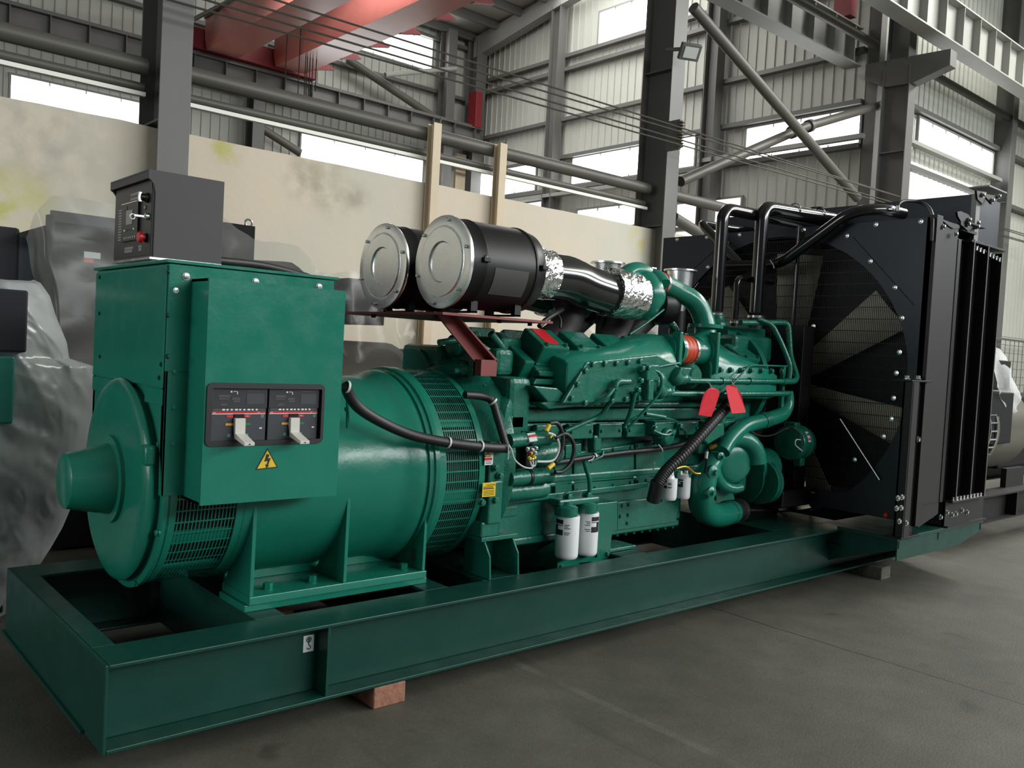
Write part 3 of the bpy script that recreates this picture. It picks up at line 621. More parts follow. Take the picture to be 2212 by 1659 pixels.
for k in range(12): cp('legend_line', LEGEND, .845, .895, 1.86+.011*k, 1.865+.011*k, .0036)
for z, y0, y1 in ((2.035, .62, .76), (2.017, .62, .76), (1.822, .7, .81), (1.81, .71, .81), (1.822, .6, .64), (1.81, .6, .64)):
    for k in range(int((y1-y0)/.012)): cp('legend_mark', LEGEND, y0+.012*k, y0+.012*k+.009, z-.005, z+.005, .0036)
def stud(nm, y, z, prof, m, n=20): return P_(nm, B().lathe((.262, y, z), (-1, 0, 0), prof, n), m, ct)
stud('selector_switch', .545, 2.005, [(0, .019), (.012, .019), (.014, .014), (.03, .014)], BLACKM); b = B(); b.box(.222, .236, .54, .55, 1.985, 2.025); P_('switch_lever', b, STEEL, ct, bevel=.002)
stud('pilot_lamp', .57, 1.97, [(0, .009), (.006, .009), (.009, .005)], LCD)
stud('key_lock', .53, 1.932, [(0, .014), (.016, .013), (.018, .008)], STEEL); b = B(); b.box(.205, .245, .528, .531, 1.926, 1.934); b.lathe((.2, .5295, 1.925), (0, 1, 0), [(0, .011), (.002, .011), (.002, .008), (0, .008)], 16, caps=False); P_('key', b, STEEL, ct)
stud('emergency_stop', .55, 1.852, [(0, .014), (.018, .012), (.02, .021), (.03, .022), (.034, .018)], mat('stop_button_red', (196,20,34), .35)); stud('stop_collar', .55, 1.852, [(0, .018), (.008, .018), (.009, .015)], BLACKM)
# cable leaving the control box, and the loom along the alternator
P_('control_cable', B().tube(curve([V((.5, .6, 1.8)), V((.585, .6, 1.8)), V((.795, .68, 1.806)), V((1.0, .74, 1.79)), V((1.1, .78, 1.77)), V((1.2, .86, 1.68))]), .017, 10), RUB)
# ================================================================ engine
def tube_px(nm, pts, r, m=GREEN2, parent=GS, n=10, sm=True, k=5, label=None):
    y0 = .17 if nm in ('white_lead', 'yellow_lug', 'starter_cable') else (.2 if nm == 'fuel_pipe' else .5)
    q = pp(*[p if len(p) > 2 else (p[0], p[1], y0) for p in pts]); return P_(nm, B().tube(curve(q, k) if sm else bend(q, .07), r, n), m, parent, label)
def bolts_px(nm, pts, y, r=.013, h=.014, m=GREEN2, parent=GS):
    for px, py in pts: P_(nm, B().bolt(at(px, py, y=y), (0, -1, 0), r, h), m, parent)
def plate_px(nm, pts, y, th, m=GREEN2, parent=GS, bev=.004, label=None):
    return P_(nm, B().prism(ay(pts, y), (0, th, 0)), m, parent, label, bevel=bev, smooth=0)
# flywheel housing and block
fh = P_('flywheel_housing', B().lathe((0, YC, .93), (1, 0, 0), [(1.765, .05), (1.765, .42), (1.8, .45), (1.86, .47), (1.9, .5), (1.95, .5), (1.95, .05)], 48), GREEN2)
for k in range(14):
    a = 2*PI*k/14; b = B(); b.bolt((1.898, YC+.478*math.cos(a), .93+.478*math.sin(a)), (-1, 0, 0), .014, .016); P_('housing_bolt', b, GREEN2, fh)
b = B(); b.box(1.79, 1.89, .235, .5, .84, 1.05); b.box(1.79, 1.875, .225, .5, .65, .86); b.box(1.765, 1.875, .24, .5, .585, .66); mp_ = P_('mount_block', b, GREEN2, bevel=.008, smooth=0)
bolts_px('mount_bolt', ((1070, 964), (1070, 1010), (1079, 1028), (1069, 1080), (1040, 1085)), .225, .015, .018, parent=mp_)
b = B(); b.box(1.77, 2.0, .24, .4, .565, .585); b.box(1.79, 1.8, .245, .39, .39, .565); b.box(1.97, 1.98, .245, .39, .39, .565); b.box(1.79, 1.98, .385, .395, .39, .565)
for x in (1.79, 1.97): b.prism([V((x, .245, .565)), V((x, .2, .5)), V((x, .19, .392)), V((x, .245, .392))], (.01, 0, 0))
P_('mount_pedestal', b, GREEN2, bevel=.002, smooth=0)
for px in (1056, 1068): P_('mount_stud', B().cyl(at(px, 1160, y=.29), at(px, 1135, y=.29), .011, n=8), GREEN2, mp_)
def sticker(nm, x0, x1, y, z0, z1, m, parent, items):
    b = B(); b.box(x0, x1, y-.001, y, z0, z1); o = P_(nm, b, m, parent, smooth=0)
    for n2, m2, u0, u1, v0, v1 in items:
        q = B(); q.box(x0+(x1-x0)*u0, x0+(x1-x0)*u1, y-.0018, y-.001, z0+(z1-z0)*v0, z0+(z1-z0)*v1); P_(n2, q, m2, parent, smooth=0)
    return o
q0, q1 = at(1046, 1005, y=.2345), at(1066, 972, y=.2345)
sticker('warning_sticker', q0.x, q1.x, .2345, q0.z, q1.z+.005, PAPER, mp_, [('red_block', REDS, .0, .88, .3, .45), ('print_line', GREYLBL, .15, .8, .1, .14), ('print_line', GREYLBL, .15, .8, .2, .23)])
c = at(1054, 981, y=.2325); b = B(); b.prism([c+V(p) for p in ((0, 0, .02), (-.02, 0, -.014), (.02, 0, -.014))], (0, .0008, 0)); P_('warning_triangle', b, INK, mp_, smooth=0)
b = B(); b.prism([c+V((p[0]*.7, -.0008, p[2]*.7-.001)) for p in ((0, 0, .02), (-.02, 0, -.014), (.02, 0, -.014))], (0, .0008, 0)); P_('warning_face', b, YEL, mp_, smooth=0)
b = B(); b.box(c.x-.002, c.x+.002, c.y-.0016, c.y-.0009, c.z-.001, c.z+.008); b.box(c.x-.002, c.x+.002, c.y-.0016, c.y-.0009, c.z-.007, c.z-.004); P_('warning_mark', b, INK, mp_, smooth=0)
q0, q1 = at(1041, 1074, y=.2245), at(1071, 1041, y=.2245)
sticker('caution_sticker', q0.x, q1.x, .2245, q0.z, q1.z, YEL, mp_, [('print_line', INK, .1, .9, .1+.1*k, .135+.1*k) for k in range(4)]+[('print_line', INK, .06, .86, .54, .61), ('print_line', INK, .06, .8, .66, .71)])
P_('lettering', text_mesh('CAUTION', ((q0.x+q1.x)/2+.008, .2225, q1.z-.013), (1, 0, 0), (0, 0, 1), .013, 0), INK, mp_, smooth=0)
blk = B(); blk.box(1.95, 4.06, .42, 1.03, .74, 1.3); blk.box(1.95, 4.06, .36, 1.09, .8, .84); engine = P_('cylinder_block', blk, GREEN2, bevel=.01, smooth=0)
plate_px('block_cover', [(1078, 1080), (1078, 1092), (1400, 1053), (1400, 1042)], .345, .02, parent=engine)
for poly in ([(1197, 986), (1236, 979), (1236, 1068), (1200, 1073)], [(1240, 978), (1370, 960), (1370, 1046), (1240, 1066)], [(1374, 958), (1434, 950), (1436, 1036), (1374, 1045)]):
    o = plate_px('side_cover', poly, .37, .05, parent=engine, bev=.005)
    (ax_, ay_), (bx_, by_), (cx_, cy_), (dx_, dy_) = poly
    for u in (.06, .35, .65, .94): bolts_px('cover_bolt', [(ax_+(bx_-ax_)*u, ay_+(by_-ay_)*u+5), (dx_+(cx_-dx_)*u, dy_+(cy_-dy_)*u-5)], .37, .009, .01, parent=engine)
plate_px('data_boss', [(1222, 962), (1256, 958), (1256, 988), (1222, 991)], .36, .02, parent=engine)
plate_px('breather_boss', [(1284, 941), (1301, 939), (1301, 975), (1284, 977)], .33, .06, parent=engine, bev=.012)
# lower cam box, runs of castings under the manifold
b = B(); b.box(2.05, 3.95, .34, .5, 1.13, 1.2); b.box(2.1, 3.9, .37, .5, 1.03, 1.12); b.box(2.05, 4.0, .33, .5, 1.205, 1.235); cam_ = P_('cam_follower_housing', b, GREEN2, bevel=.012, smooth=0)
for k in range(8):
    x = 2.17+.235*k; b = B(); b.box(x, x+.19, .325, .36, 1.035, 1.115); P_('inspection_cover', b, GREEN2, cam_, bevel=.006, smooth=0)
    for u in (.02, .17): P_('cover_bolt', B().bolt((x+u, .325, 1.075), (0, -1, 0), .009, .01), GREEN2, cam_)
# oil pan and engine leg
b = B(); b.box(2.0, 3.5, .395, 1.055, .5, .8); b.box(1.97, 3.52, .37, 1.08, .775, .8); b.box(2.0, 2.42, .38, 1.07, .48, .52); b.box(2.78, 3.48, .385, 1.065, .46, .5); pan = P_('oil_pan', b, GREEN2, bevel=.01, smooth=0)
for k in range(10): P_('pan_bolt', B().bolt((2.8+.073*k, .42, .462), (0, 0, -1), .011, .02), GREEN2, pan)
for k in range(5): P_('pan_rib', B().box(2.1+.07*k, 2.15+.07*k, .385, .4, .728, .742), GREEN2, pan, smooth=0)
plate_px('pan_pad', [(1078, 1098), (1118, 1093), (1118, 1114), (1078, 1119)], .385, .02, parent=pan)
plate_px('pan_side_cover', [(1334, 1085), (1474, 1068), (1460, 1128), (1334, 1146)], .375, .02, parent=pan)
bolts_px('pan_bolt', ((1344, 1092), (1358, 1090), (1340, 1115), (1357, 1112), (1430, 1080), (1450, 1078), (1355, 1130)), .375, .01, .01, parent=pan)
leg = plate_px('engine_leg', [(1204, 1236), (1204, 1204), (1290, 1150), (1290, 1088), (1334, 1083), (1334, 1146), (1323, 1148), (1316, 1217), (1280, 1222), (1276, 1214), (1252, 1217), (1248, 1227)], .3, .16)
bolts_px('leg_bolt', ((1212, 1224), (1289, 1168), (1289, 1198), (1311, 1196), (1288, 1155), (1289, 1184)), .3, .012, .012, parent=leg)
for k in range(4): b = B(); b.box(2.72, 2.98, .3, .46, .392, .41)
P_('leg_foot', b, GREEN2, leg, bevel=.003, smooth=0)
# ---- spin-on filters
def spin_filter(nm, px, ptop, pbot, y, r, mark):
    c0, c1 = at(px, pbot, y=y), at(px, ptop, y=y); h = c1.z-c0.z
    o = P_(nm, B().lathe((c0.x, c0.y, c0.z), (0, 0, 1), [(0, r*.5), (0, r*.86), (.008, r*.97), (.02, r), (h-.006, r), (h, r*.97)], 36), WHITE, GS, 'white spin-on filter can')
    def arc(a0, a1, z0, z1, m, nm2, rr=1.006, n=8):
        q = B(); rings = []
        for k in range(n+1):
            a = math.radians(a0+(a1-a0)*k/n); d = V((math.sin(a), -math.cos(a), 0)); rings.append([V((c0.x, c0.y, z0))+d*r*rr, V((c0.x, c0.y, z1))+d*r*rr, V((c0.x, c0.y, z1))+d*r*.99, V((c0.x, c0.y, z0))+d*r*.99])
        q.loft(rings); P_(nm2, q, m, o)
    a = mark; zt = c0.z+h*.92; zb = c0.z+h*.56; s = 1 if a[1] > a[0] else -1; mid = a[0]+(a[1]-a[0])*.45
    # open C emblem: two solid wings joined at the back, slit between
    zm0, zm1 = zb+(zt-zb)*.36, zb+(zt-zb)*.62
    arc(a[0], a[1], zm1, zt, INK, 'filter_emblem'); arc(a[0], a[1], zb, zm0, INK, 'filter_emblem'); arc(a[0], mid, zm0, zm1, INK, 'filter_emblem')
    arc(a[0], a[1], zm1+.004, zm1+.009, WHITE, 'emblem_slit', 1.012)
    t0 = (-36 if s > 0 else -70); t0 = a[1]+6*s
    for k, (l_, zz) in enumerate(((26, .8), (20, .76), (30, .72), (30, .62), (24, .58))): arc(t0, t0+s*l_, c0.z+h*zz, c0.z+h*zz+.004, GREYLBL, 'filter_print')
    return o, c0, c1
f1, a0, a1 = spin_filter('oil_filter', 1222.5, 1113, 1204, .27, .0625, (-125, -68))
f2, b0, b1 = spin_filter('oil_filter', 1266.5, 1106, 1197, .29, .0575, (32, -28))
for c, r, f in ((a1, .0625, f1), (b1, .0575, f2)): P_('filter_head', B().lathe(c, (0, 0, 1), [(0, r*.98), (.01, r), (.045, r), (.052, r*.8), (.056, r*.5), (.075, r*.48)], 28), GREEN2, f, 'green filter head')
b = B(); b.box(a1.x-.06, b1.x+.07, .26, .36, a1.z+.05, a1.z+.085); P_('filter_bracket', b, GREEN2, bevel=.01, smooth=0)
for px, py in ((1224, 1072), (1265, 1069)): P_('bracket_bolt', B().bolt(at(px, py, y=.3), (0, -1, 0), .018, .03), GREEN2)
f3, c0, c1 = spin_filter('fuel_filter', 1443.5, 1033, 1079, .24, .047, (-118, -66)); f4, d0, d1 = spin_filter('fuel_filter', 1475, 1031, 1076, .3, .042, (-58, -104))
for c, f in ((c1, f3), (d1, f4)):
    b = B(); b.lathe(c, (0, 0, 1), [(0, .04), (.006, .036), (.02, .034), (.022, .02)], 20); b.box(c.x-.034, c.x-.02, c.y-.01, c.y+.01, c.z+.018, c.z+.04); b.box(c.x+.022, c.x+.036, c.y-.01, c.y+.01, c.z+.018, c.z+.04); P_('filter_top', b, WHITE, f)
tube_px('fuel_pipe', ((1450, 1016), (1480, 1008), (1500, 1022), (1512, 1023)), .008, BRASS)
# ---- starter motors
def starter(p0, p1, y, r, pm0, pm1, rm, nm='starter_motor'):
    s0, s1 = at(*p0, y=y), at(*p1, y=y); d = s1-s0; L = d.length
    m0, m1 = at(*pm0, y=y+.06), at(*pm1, y=y+.06)
    o = P_(nm, B().lathe(m0, m1-m0, [(0, rm*.7), (.01, rm*.96), (.02, rm), ((m1-m0).length-.02, rm), ((m1-m0).length, rm*.9)], 28), GREEN2)
    P_('solenoid', B().lathe(s0, d, [(0, r*.6), (.004, r*.92), (L*.44, r*.92), (L*.45, r*.86), (L*.5, r*.86), (L*.51, r), (L*.93, r*1.02), (L*.95, r*1.12), (L, r*1.12), (L*1.005, r*.5), (L*1.1, r*.45)], 28), GREEN2, o)
    P_('solenoid_band', B().lathe(s0, d, [(L*.44, r*.9), (L*.445, r*1.005), (L*.5, r*1.005), (L*.505, r*.9)], 28), BLACKM, o); return o
st1 = starter((1097, 953), (1182, 945), .24, .039, (1108, 990), (1205, 977), .056)
st2 = starter((1098, 1034), (1186, 1026), .24, .04, (1084, 1064), (1176, 1054), .05)
q = at(1149, 945, y=.207); b = B(); b.obox(q, V((.026, 0, .002)), V((0, .004, -.003)), V((0, .012, .019))); P_('starter_label', b, PAPER, st1, 'white starter label', smooth=0)
b = B(); b.obox(q+V((0, -.0045, .009)), V((.022, 0, .002)), V((0, .002, -.001)), V((0, .003, .005))); P_('starter_label_stripe', b, REDS, st1, 'red stripe on the starter label', smooth=0)
b = B(); c = at(1147, 986, y=.2); b.box(c.x-.03, c.x+.03, .2, .25, c.z-.05, c.z+.05); tbk = P_('terminal_block', b, BLACKM, st1, bevel=.004, smooth=0)
for px, py, m in ((1149, 972, STEEL), (1155, 978, STEEL), (1146, 980, BRASS), (1153, 988, YEL), (1143, 990, YEL), (1149, 992, STEEL), (1139, 970, STEEL), (1157, 968, STEEL)): P_('terminal_stud', B().bolt(at(px, py, y=.2), (0, -1, 0), .008, .012), m, st1)
tube_px('white_lead', ((1098, 960), (1105, 972), (1112, 993), (1130, 1008), (1148, 1011), (1152, 1003), (1150, 994)), .004, WIREW, st1, 6); tube_px('white_lead', ((1145, 996), (1149, 1006), (1156, 1005), (1157, 996)), .004, WIREW, st1, 6)
tube_px('white_lead', ((1184, 935), (1200, 942), (1208, 962), (1203, 985), (1190, 996), (1160, 997)), .006, WIREW, st1, 6); tube_px('white_lead', ((1098, 962), (1098, 985), (1097, 992)), .003, WIREW, st1, 6)
tube_px('yellow_lug', ((1187, 917), (1180, 931)), .012, YEL, st1, 8); tube_px('yellow_lug', ((1196, 1002), (1184, 1012)), .012, YEL, st1, 8); tube_px('yellow_lug', ((1195, 937), (1189, 946)), .005, YEL, st1, 8)
tube_px('starter_cable', ((1187, 915), (1202, 914), (1213, 930), (1216, 955), (1211, 978), (1200, 998)), .011, RUB, st1); tube_px('starter_cable', ((1200, 945), (1220, 937), (1235, 950), (1240, 972), (1233, 1000), (1215, 1018), (1199, 1020)), .011, RUB, st1)
# ---- aftercooler / inlet manifold castings, near side
def lofted(nm, secs, m=GREEN, bev=.006):
    """secs: list of (x, [(y,z)...])"""
    b = B(); b.loft([[V((x, y, z)) for y, z in pr] for x, pr in secs]); return P_(nm, b, m, bevel=bev, smooth=40)
def msec(x, yo, zb, zs, zt, yi=.5): return (x, [(yi, zb), (yo, zb), (yo, zs), (yo+.03, zs+(zt-zs)*.55), (yo+.1, zt), (yi, zt+.01)])
mL = lofted('inlet_manifold', [msec(2.28, .24, 1.27, 1.44, 1.475), msec(2.36, .21, 1.245, 1.455, 1.5), msec(2.7, .205, 1.245, 1.463, 1.54), msec(3.0, .205, 1.245, 1.468, 1.6), msec(3.14, .21, 1.3, 1.475, 1.63)])
b = B(); b.lathe((3.13, .31, 1.55), (1, 0, 0), [(0, .09), (.05, .082), (.08, .08), (.081, .098), (.105, .098), (.106, .08), (.12, .08)], 28); P_('outlet_neck', b, GREEN, mL)
plate_px('manifold_flange', [(1215, 872), (1268, 782), (1420, 766), (1470, 792), (1400, 868)], .2, .03, parent=mL, bev=.008)
bolts_px('manifold_bolt', ((1279, 787), (1305, 786), (1330, 785), (1355, 783), (1381, 780), (1263, 801), (1246, 830), (1233, 860), (1262, 870), (1290, 868), (1320, 866), (1350, 862), (1378, 860)), .2, .014, .016, GREEN2, mL)
fL = B(); fL.prism(ay([(1152, 833), (1184, 869), (1225, 867), (1222, 852), (1204, 838)], .24), (0, .2, 0)); fL.prism(ay([(1168, 871), (1186, 884), (1400, 866), (1400, 858), (1225, 866), (1184, 866)], .25), (0, .2, 0)); P_('manifold_foot', fL, GREEN2, mL, bevel=.008, smooth=0)
# cylinder heads and rocker covers, near bank and far bank
def bankbox(x0, x1, a, w_, d, s=1):
    """box tilted 30 degrees; a=(y,z) outer top edge"""
    ya, za = a; p = [(ya, za), (ya+w_*.866, za+w_*.5), (ya+w_*.866+d*.5, za+w_*.5-d*.866), (ya+d*.5, za-d*.866)]
    if s < 0: p = [(2*YC-y, z) for y, z in p]
    return B().prism([V((x0, y, z)) for y, z in p], (x1-x0, 0, 0))
for s, nb in ((1, 8), (-1, 8)):
    for k in range(nb):
        x = 2.19+.256*k
        o = P_('rocker_cover', bankbox(x, x+.195, (.325, 1.524), .19, .115, s), GREEN2, bevel=.012, smooth=0)
        P_('cylinder_head', bankbox(x-.02, x+.2, (.352, 1.405), .24, .22, s), GREEN2, o, bevel=.008, smooth=0)
        if s > 0:
            P_('cover_lip', bankbox(x-.004, x+.199, (.372, 1.43), .2, .012, s), GREEN2, o, bevel=.003, smooth=0)
            for px in (0,): 
                for u in (.03, .165): P_('cover_bolt', B().bolt((x+u, .335, 1.535), (0, -.5, .866), .009, .01), GREEN2, o)
            if k == 0:
                q = B(); n = V((0, -.5, .866)); c = V((x+.085, .325+.105*.866, 1.524+.105*.5)); q.obox(c+n*.001, (.047, 0, 0), V((0, .866, .5))*.075, n*.0012); P_('red_plate', q, REDS, o, 'red name plate', smooth=0)
P_('valley_casting', B().box(2.05, 4.2, .5, .95, 1.3, 1.56), GREEN2, bevel=.02, smooth=0)
P_('head_end_plate', bankbox(2.1, 2.17, (.36, 1.44), .3, .34), GREEN2, bevel=.01, smooth=0); P_('head_end_plate', bankbox(2.1, 2.17, (.36, 1.44), .3, .34, -1), GREEN2, bevel=.01, smooth=0)
# step castings between cover and manifold (front small faces)
for k, (pa, pb, pc_, pd) in enumerate((((1163, 800), (1204, 802), (1203, 815), (1166, 813)), ((1158, 818), (1200, 819), (1195, 832), (1152, 831)))): plate_px('head_step', [pa, pb, pc_, pd], .33, .08, bev=.008)
# rear gear housing and far-side clutter behind the red bracket
b = B(); b.box(1.95, 2.1, .3, 1.16, 1.0, 1.36); b.box(1.95, 2.08, .42, 1.08, 1.36, 1.5); b.box(1.9, 2.02, .82, 1.2, 1.3, 1.5); rg = P_('rear_gear_housing', b, GREEN2, bevel=.03, smooth=0)
b = B(); b.lathe((1.88, 1.02, 1.36), (1, 0, 0), [(0, .11), (.05, .12), (.2, .12)], 24); P_('rear_cover', b, GREEN2, rg)
for p, r, l in (((1.9, .55, 1.42), .05, .2), ((1.9, .75, 1.5), .06, .16), ((1.92, .42, 1.25), .04, .1)): P_('rear_fitting', B().lathe(p, (1, 0, 0), [(0, r*.6), (.02, r), (l, r)], 16), GREEN2, rg)
tube_px('rear_tube', ((980, 802), (1000, 800), (1025, 806)), .014, GREEN2, rg); tube_px('rear_tube', ((948, 740), (1010, 735), (1060, 760)), .016, GREEN2, rg); tube_px('rear_tube', ((1060, 720), (1090, 760), (1100, 800), (1130, 850), (1150, 880)), .02, GREEN2, rg)
for px, py in ((1002, 800), (1016, 803)): P_('rear_fitting', B().bolt(at(px, py, y=.5), (-1, -1, 0), .018, .03), GREEN2, rg)
# gear cover hump + oil cooler on the rear of the near side
b = B(); b.box(1.93, 2.06, .3, .45, 1.1, 1.17); b.box(1.93, 1.96, .3, .45, .98, 1.1); b.box(2.03, 2.06, .3, .45, .95, 1.1); P_('rear_bracket', b, GREEN2, bevel=.01, smooth=0)

P_('gear_cover', B().lathe(at(1098, 905, y=.36), (.5, -1, 0), [(-.1, .12), (0, .13), (.03, .12), (.04, .09)], 28), GREEN2)
P_('water_tube', B().tube(bend(pp((1040, 862, .42), (1040, 905, .4), (1060, 945, .36)), .1), .03, 12), GREEN2)
tube_px('return_pipe', ((1285, 872, .2), (1310, 858, .16), (1325, 840, .16)), .012); 
tube_px('breather_pipe', ((1361, 824, .17), (1335, 824, .17), (1328, 838, .17), (1322, 860, .2), (1300, 895, .25), (1270, 910, .28), (1220, 932, .3)), .013)
P_('elbow_fitting', B().tube(bend(pp((1358, 824, .165), (1332, 824, .165), (1328, 842, .165)), .03), .018, 12), GREEN2)
# ---- right hand manifold
mR = lofted('inlet_manifold', [msec(3.48, .22, 1.3, 1.46, 1.62), msec(3.56, .21, 1.27, 1.47, 1.615), msec(3.85, .21, 1.27, 1.465, 1.55), msec(4.1, .21, 1.27, 1.455, 1.49), msec(4.24, .24, 1.28, 1.42, 1.44)])
bolts_px('manifold_bolt', [(1556+22*k, 799+k*.5) for k in range(7)], .205, .014, .016, GREEN2, mR)
b = B(); b.lathe((3.47, .31, 1.55), (1, 0, 0), [(0, .08), (.01, .08), (.011, .1), (.03, .1), (.031, .08), (.08, .09)], 28); P_('outlet_neck', b, GREEN, mR)
b = B(); p = at(1549, 765, y=.2); b.box(p.x-.012, p.x+.012, .19, .26, p.z-.12, p.z+.13); P_('flange_bar', b, GREEN, mR, bevel=.004, smooth=0)
b = B(); p = at(1474, 755, y=.2); b.box(p.x-.022, p.x+.004, .2, .26, p.z-.09, p.z+.1); P_('flange_bar', b, GREEN, mL, bevel=.004, smooth=0)
# charge-air crossover: T piece, hose, pipe from the turbocharger
T0 = V((3.37, .31, 1.55))
P_('crossover_tee', B().lathe((3.37, .31, 1.55), (1, 0, 0), [(-.01, .075), (.01, .08), (.11, .084)], 28), GREEN)
hose_prof = lambda L, r: [(0, r*.98)]+[(L*(k+.5)/16, r*(1.0+.06*(k % 4 in (1, 2)))) for k in range(16)]+[(L, r*.98)]
def hose(nm, c, d, L, r, lab=None):
    o = P_(nm, B().lathe(c, d, hose_prof(L, r), 28), ORANGE, GS, lab or 'orange silicone hose'); d = V(d).normalized()
    for t in (.1, .86): P_('hose_clamp', B().lathe(V(c)+d*(L*t), d, [(-.008, r*1.0), (-.008, r*1.07), (.008, r*1.07), (.008, r*1.0)], 28, caps=False), STEEL, o)
    P_('clamp_screw', B().cyl(V(c)+d*(L*.1)+V((-.02, -.01, r*1.1)), V(c)+d*(L*.1)+V((.02, -.01, r*1.1)), .009, n=8), STEEL, o); return o
hose('charge_hose', (3.225, .31, 1.55), (1, 0, 0), .155, .085)
path = curve(pp((1432, 612, .44), (1462, 628, .42), (1500, 652, .38), (1520, 690, .35), (1522, 730, .33))+[V((3.43, .31, 1.57))], 7)
cp_ = P_('charge_pipe', B().tube(path, lambda t: .058+.014*max(0, t-.2)/.8, 24), GREEN)
p = at(1522, 704, y=.34); P_('pipe_flange', B().lathe(p-V((0, 0, .012)), (0, 0, 1), [(0, .07), (0, .1), (.022, .1), (.022, .07)], 28, caps=False), GREEN, cp_)
b = B(); b.obox(p+V((.02, -.05, -.0)), (.08, 0, 0), (0, .02, 0), (0, 0, .012)); P_('flange_ear', b, GREEN, cp_, bevel=.003)
q0, q1 = at(1404, 604, y=.45), at(1436, 614, y=.44); hose('charge_hose', q0, q1-q0, (q1-q0).length, .062)
# ---- turbochargers
for s, yy in ((0, .46), (1, .99)):
    c = at(1392, 638, y=.46); c = V((c.x, yy, c.z)); tc = P_('turbocharger', B().lathe(c-V((.14, 0, 0)), (1, 0, 0), [(0, .1), (.01, .125), (.05, .13), (.06, .14), (.1, .15), (.14, .148), (.17, .12), (.18, .09), (.24, .08)], 36), GREEN, GS, 'green turbocharger compressor housing')
    sc_ = [c+V((.03, -.11*math.sin(t), .11*math.cos(t))) for t in [math.radians(a) for a in range(-150, 61, 15)]]
    P_('compressor_scroll', B().tube(sc_, [.03+.0024*k for k in range(len(sc_))], 16), GREEN, tc)
    for k in range(10):
        a = 2*PI*k/10; P_('housing_bolt', B().bolt(c+V((-.085, .12*math.cos(a), .12*math.sin(a))), (-1, 0, 0), .01, .012), GREEN2, tc)
    P_('turbine_housing', B().lathe(c+V((.14, .06, -.04)), (1, 0, 0), [(0, .08), (.02, .11), (.08, .125), (.14, .12), (.18, .08)], 28), BLACKM, tc, 'black turbine housing')
    P_('exhaust_elbow', B().tube(curve([c+V((.2, .14, -.1)), c+V((.08, .16, -.22)), c+V((.02, .16, -.42))], 6), .085, 16), mat('cast_iron_dark', (34,30,29), .6), tc, 'dark cast exhaust elbow')
tube_px('scroll_outlet', ((1345, 600, .46), (1365, 585, .46), (1390, 588, .45), (1408, 606, .45)), .05, GREEN, n=18)
tube_px('oil_drain_pipe', ((1420, 685, .5), (1450, 700, .5), (1465, 725, .46)), .025); tube_px('oil_feed_pipe', ((1360, 722, .42), (1400, 695, .42), (1450, 655, .44)), .008)
b = B(); q = at(1381, 600, y=.4); b.obox(q, (.03, 0, -.008), (0, .004, 0), (.003, 0, .012)); P_('turbo_plate', b, ZINC, smooth=0)
for x0, yy, nm in ((2.6, .62, 0), (3.1, .66, 1)): P_('exhaust_manifold', B().tube(curve([V((x0-.1, yy, 1.55)), V((x0, yy, 1.62)), V((x0+.06, yy, 1.75)), V((x0+.05, yy+.08, 1.86))], 6), .09, 16), mat('cast_iron_dark', (34,30,29), .6))
# exhaust bells
for px, py, yy, h in ((1313, 567, .9, .16), (1470, 583, .8, .3)):
    c = at(px, py, y=yy); P_('exhaust_outlet', B().lathe((c.x, c.y, c.z-h), (0, 0, 1), [(0, .04), (h*.3, .062), (h*.6, .078), (h*.8, .083), (h-.012, .086), (h-.01, .112), (h, .112), (h, .088), (h*.5, .078)], 36), ZINC, GS, 'flared silver exhaust outlet'); P_('outlet_stub', B().cyl((c.x, c.y, c.z-h+.02), (c.x, c.y, 1.56), .055), BLACKM)
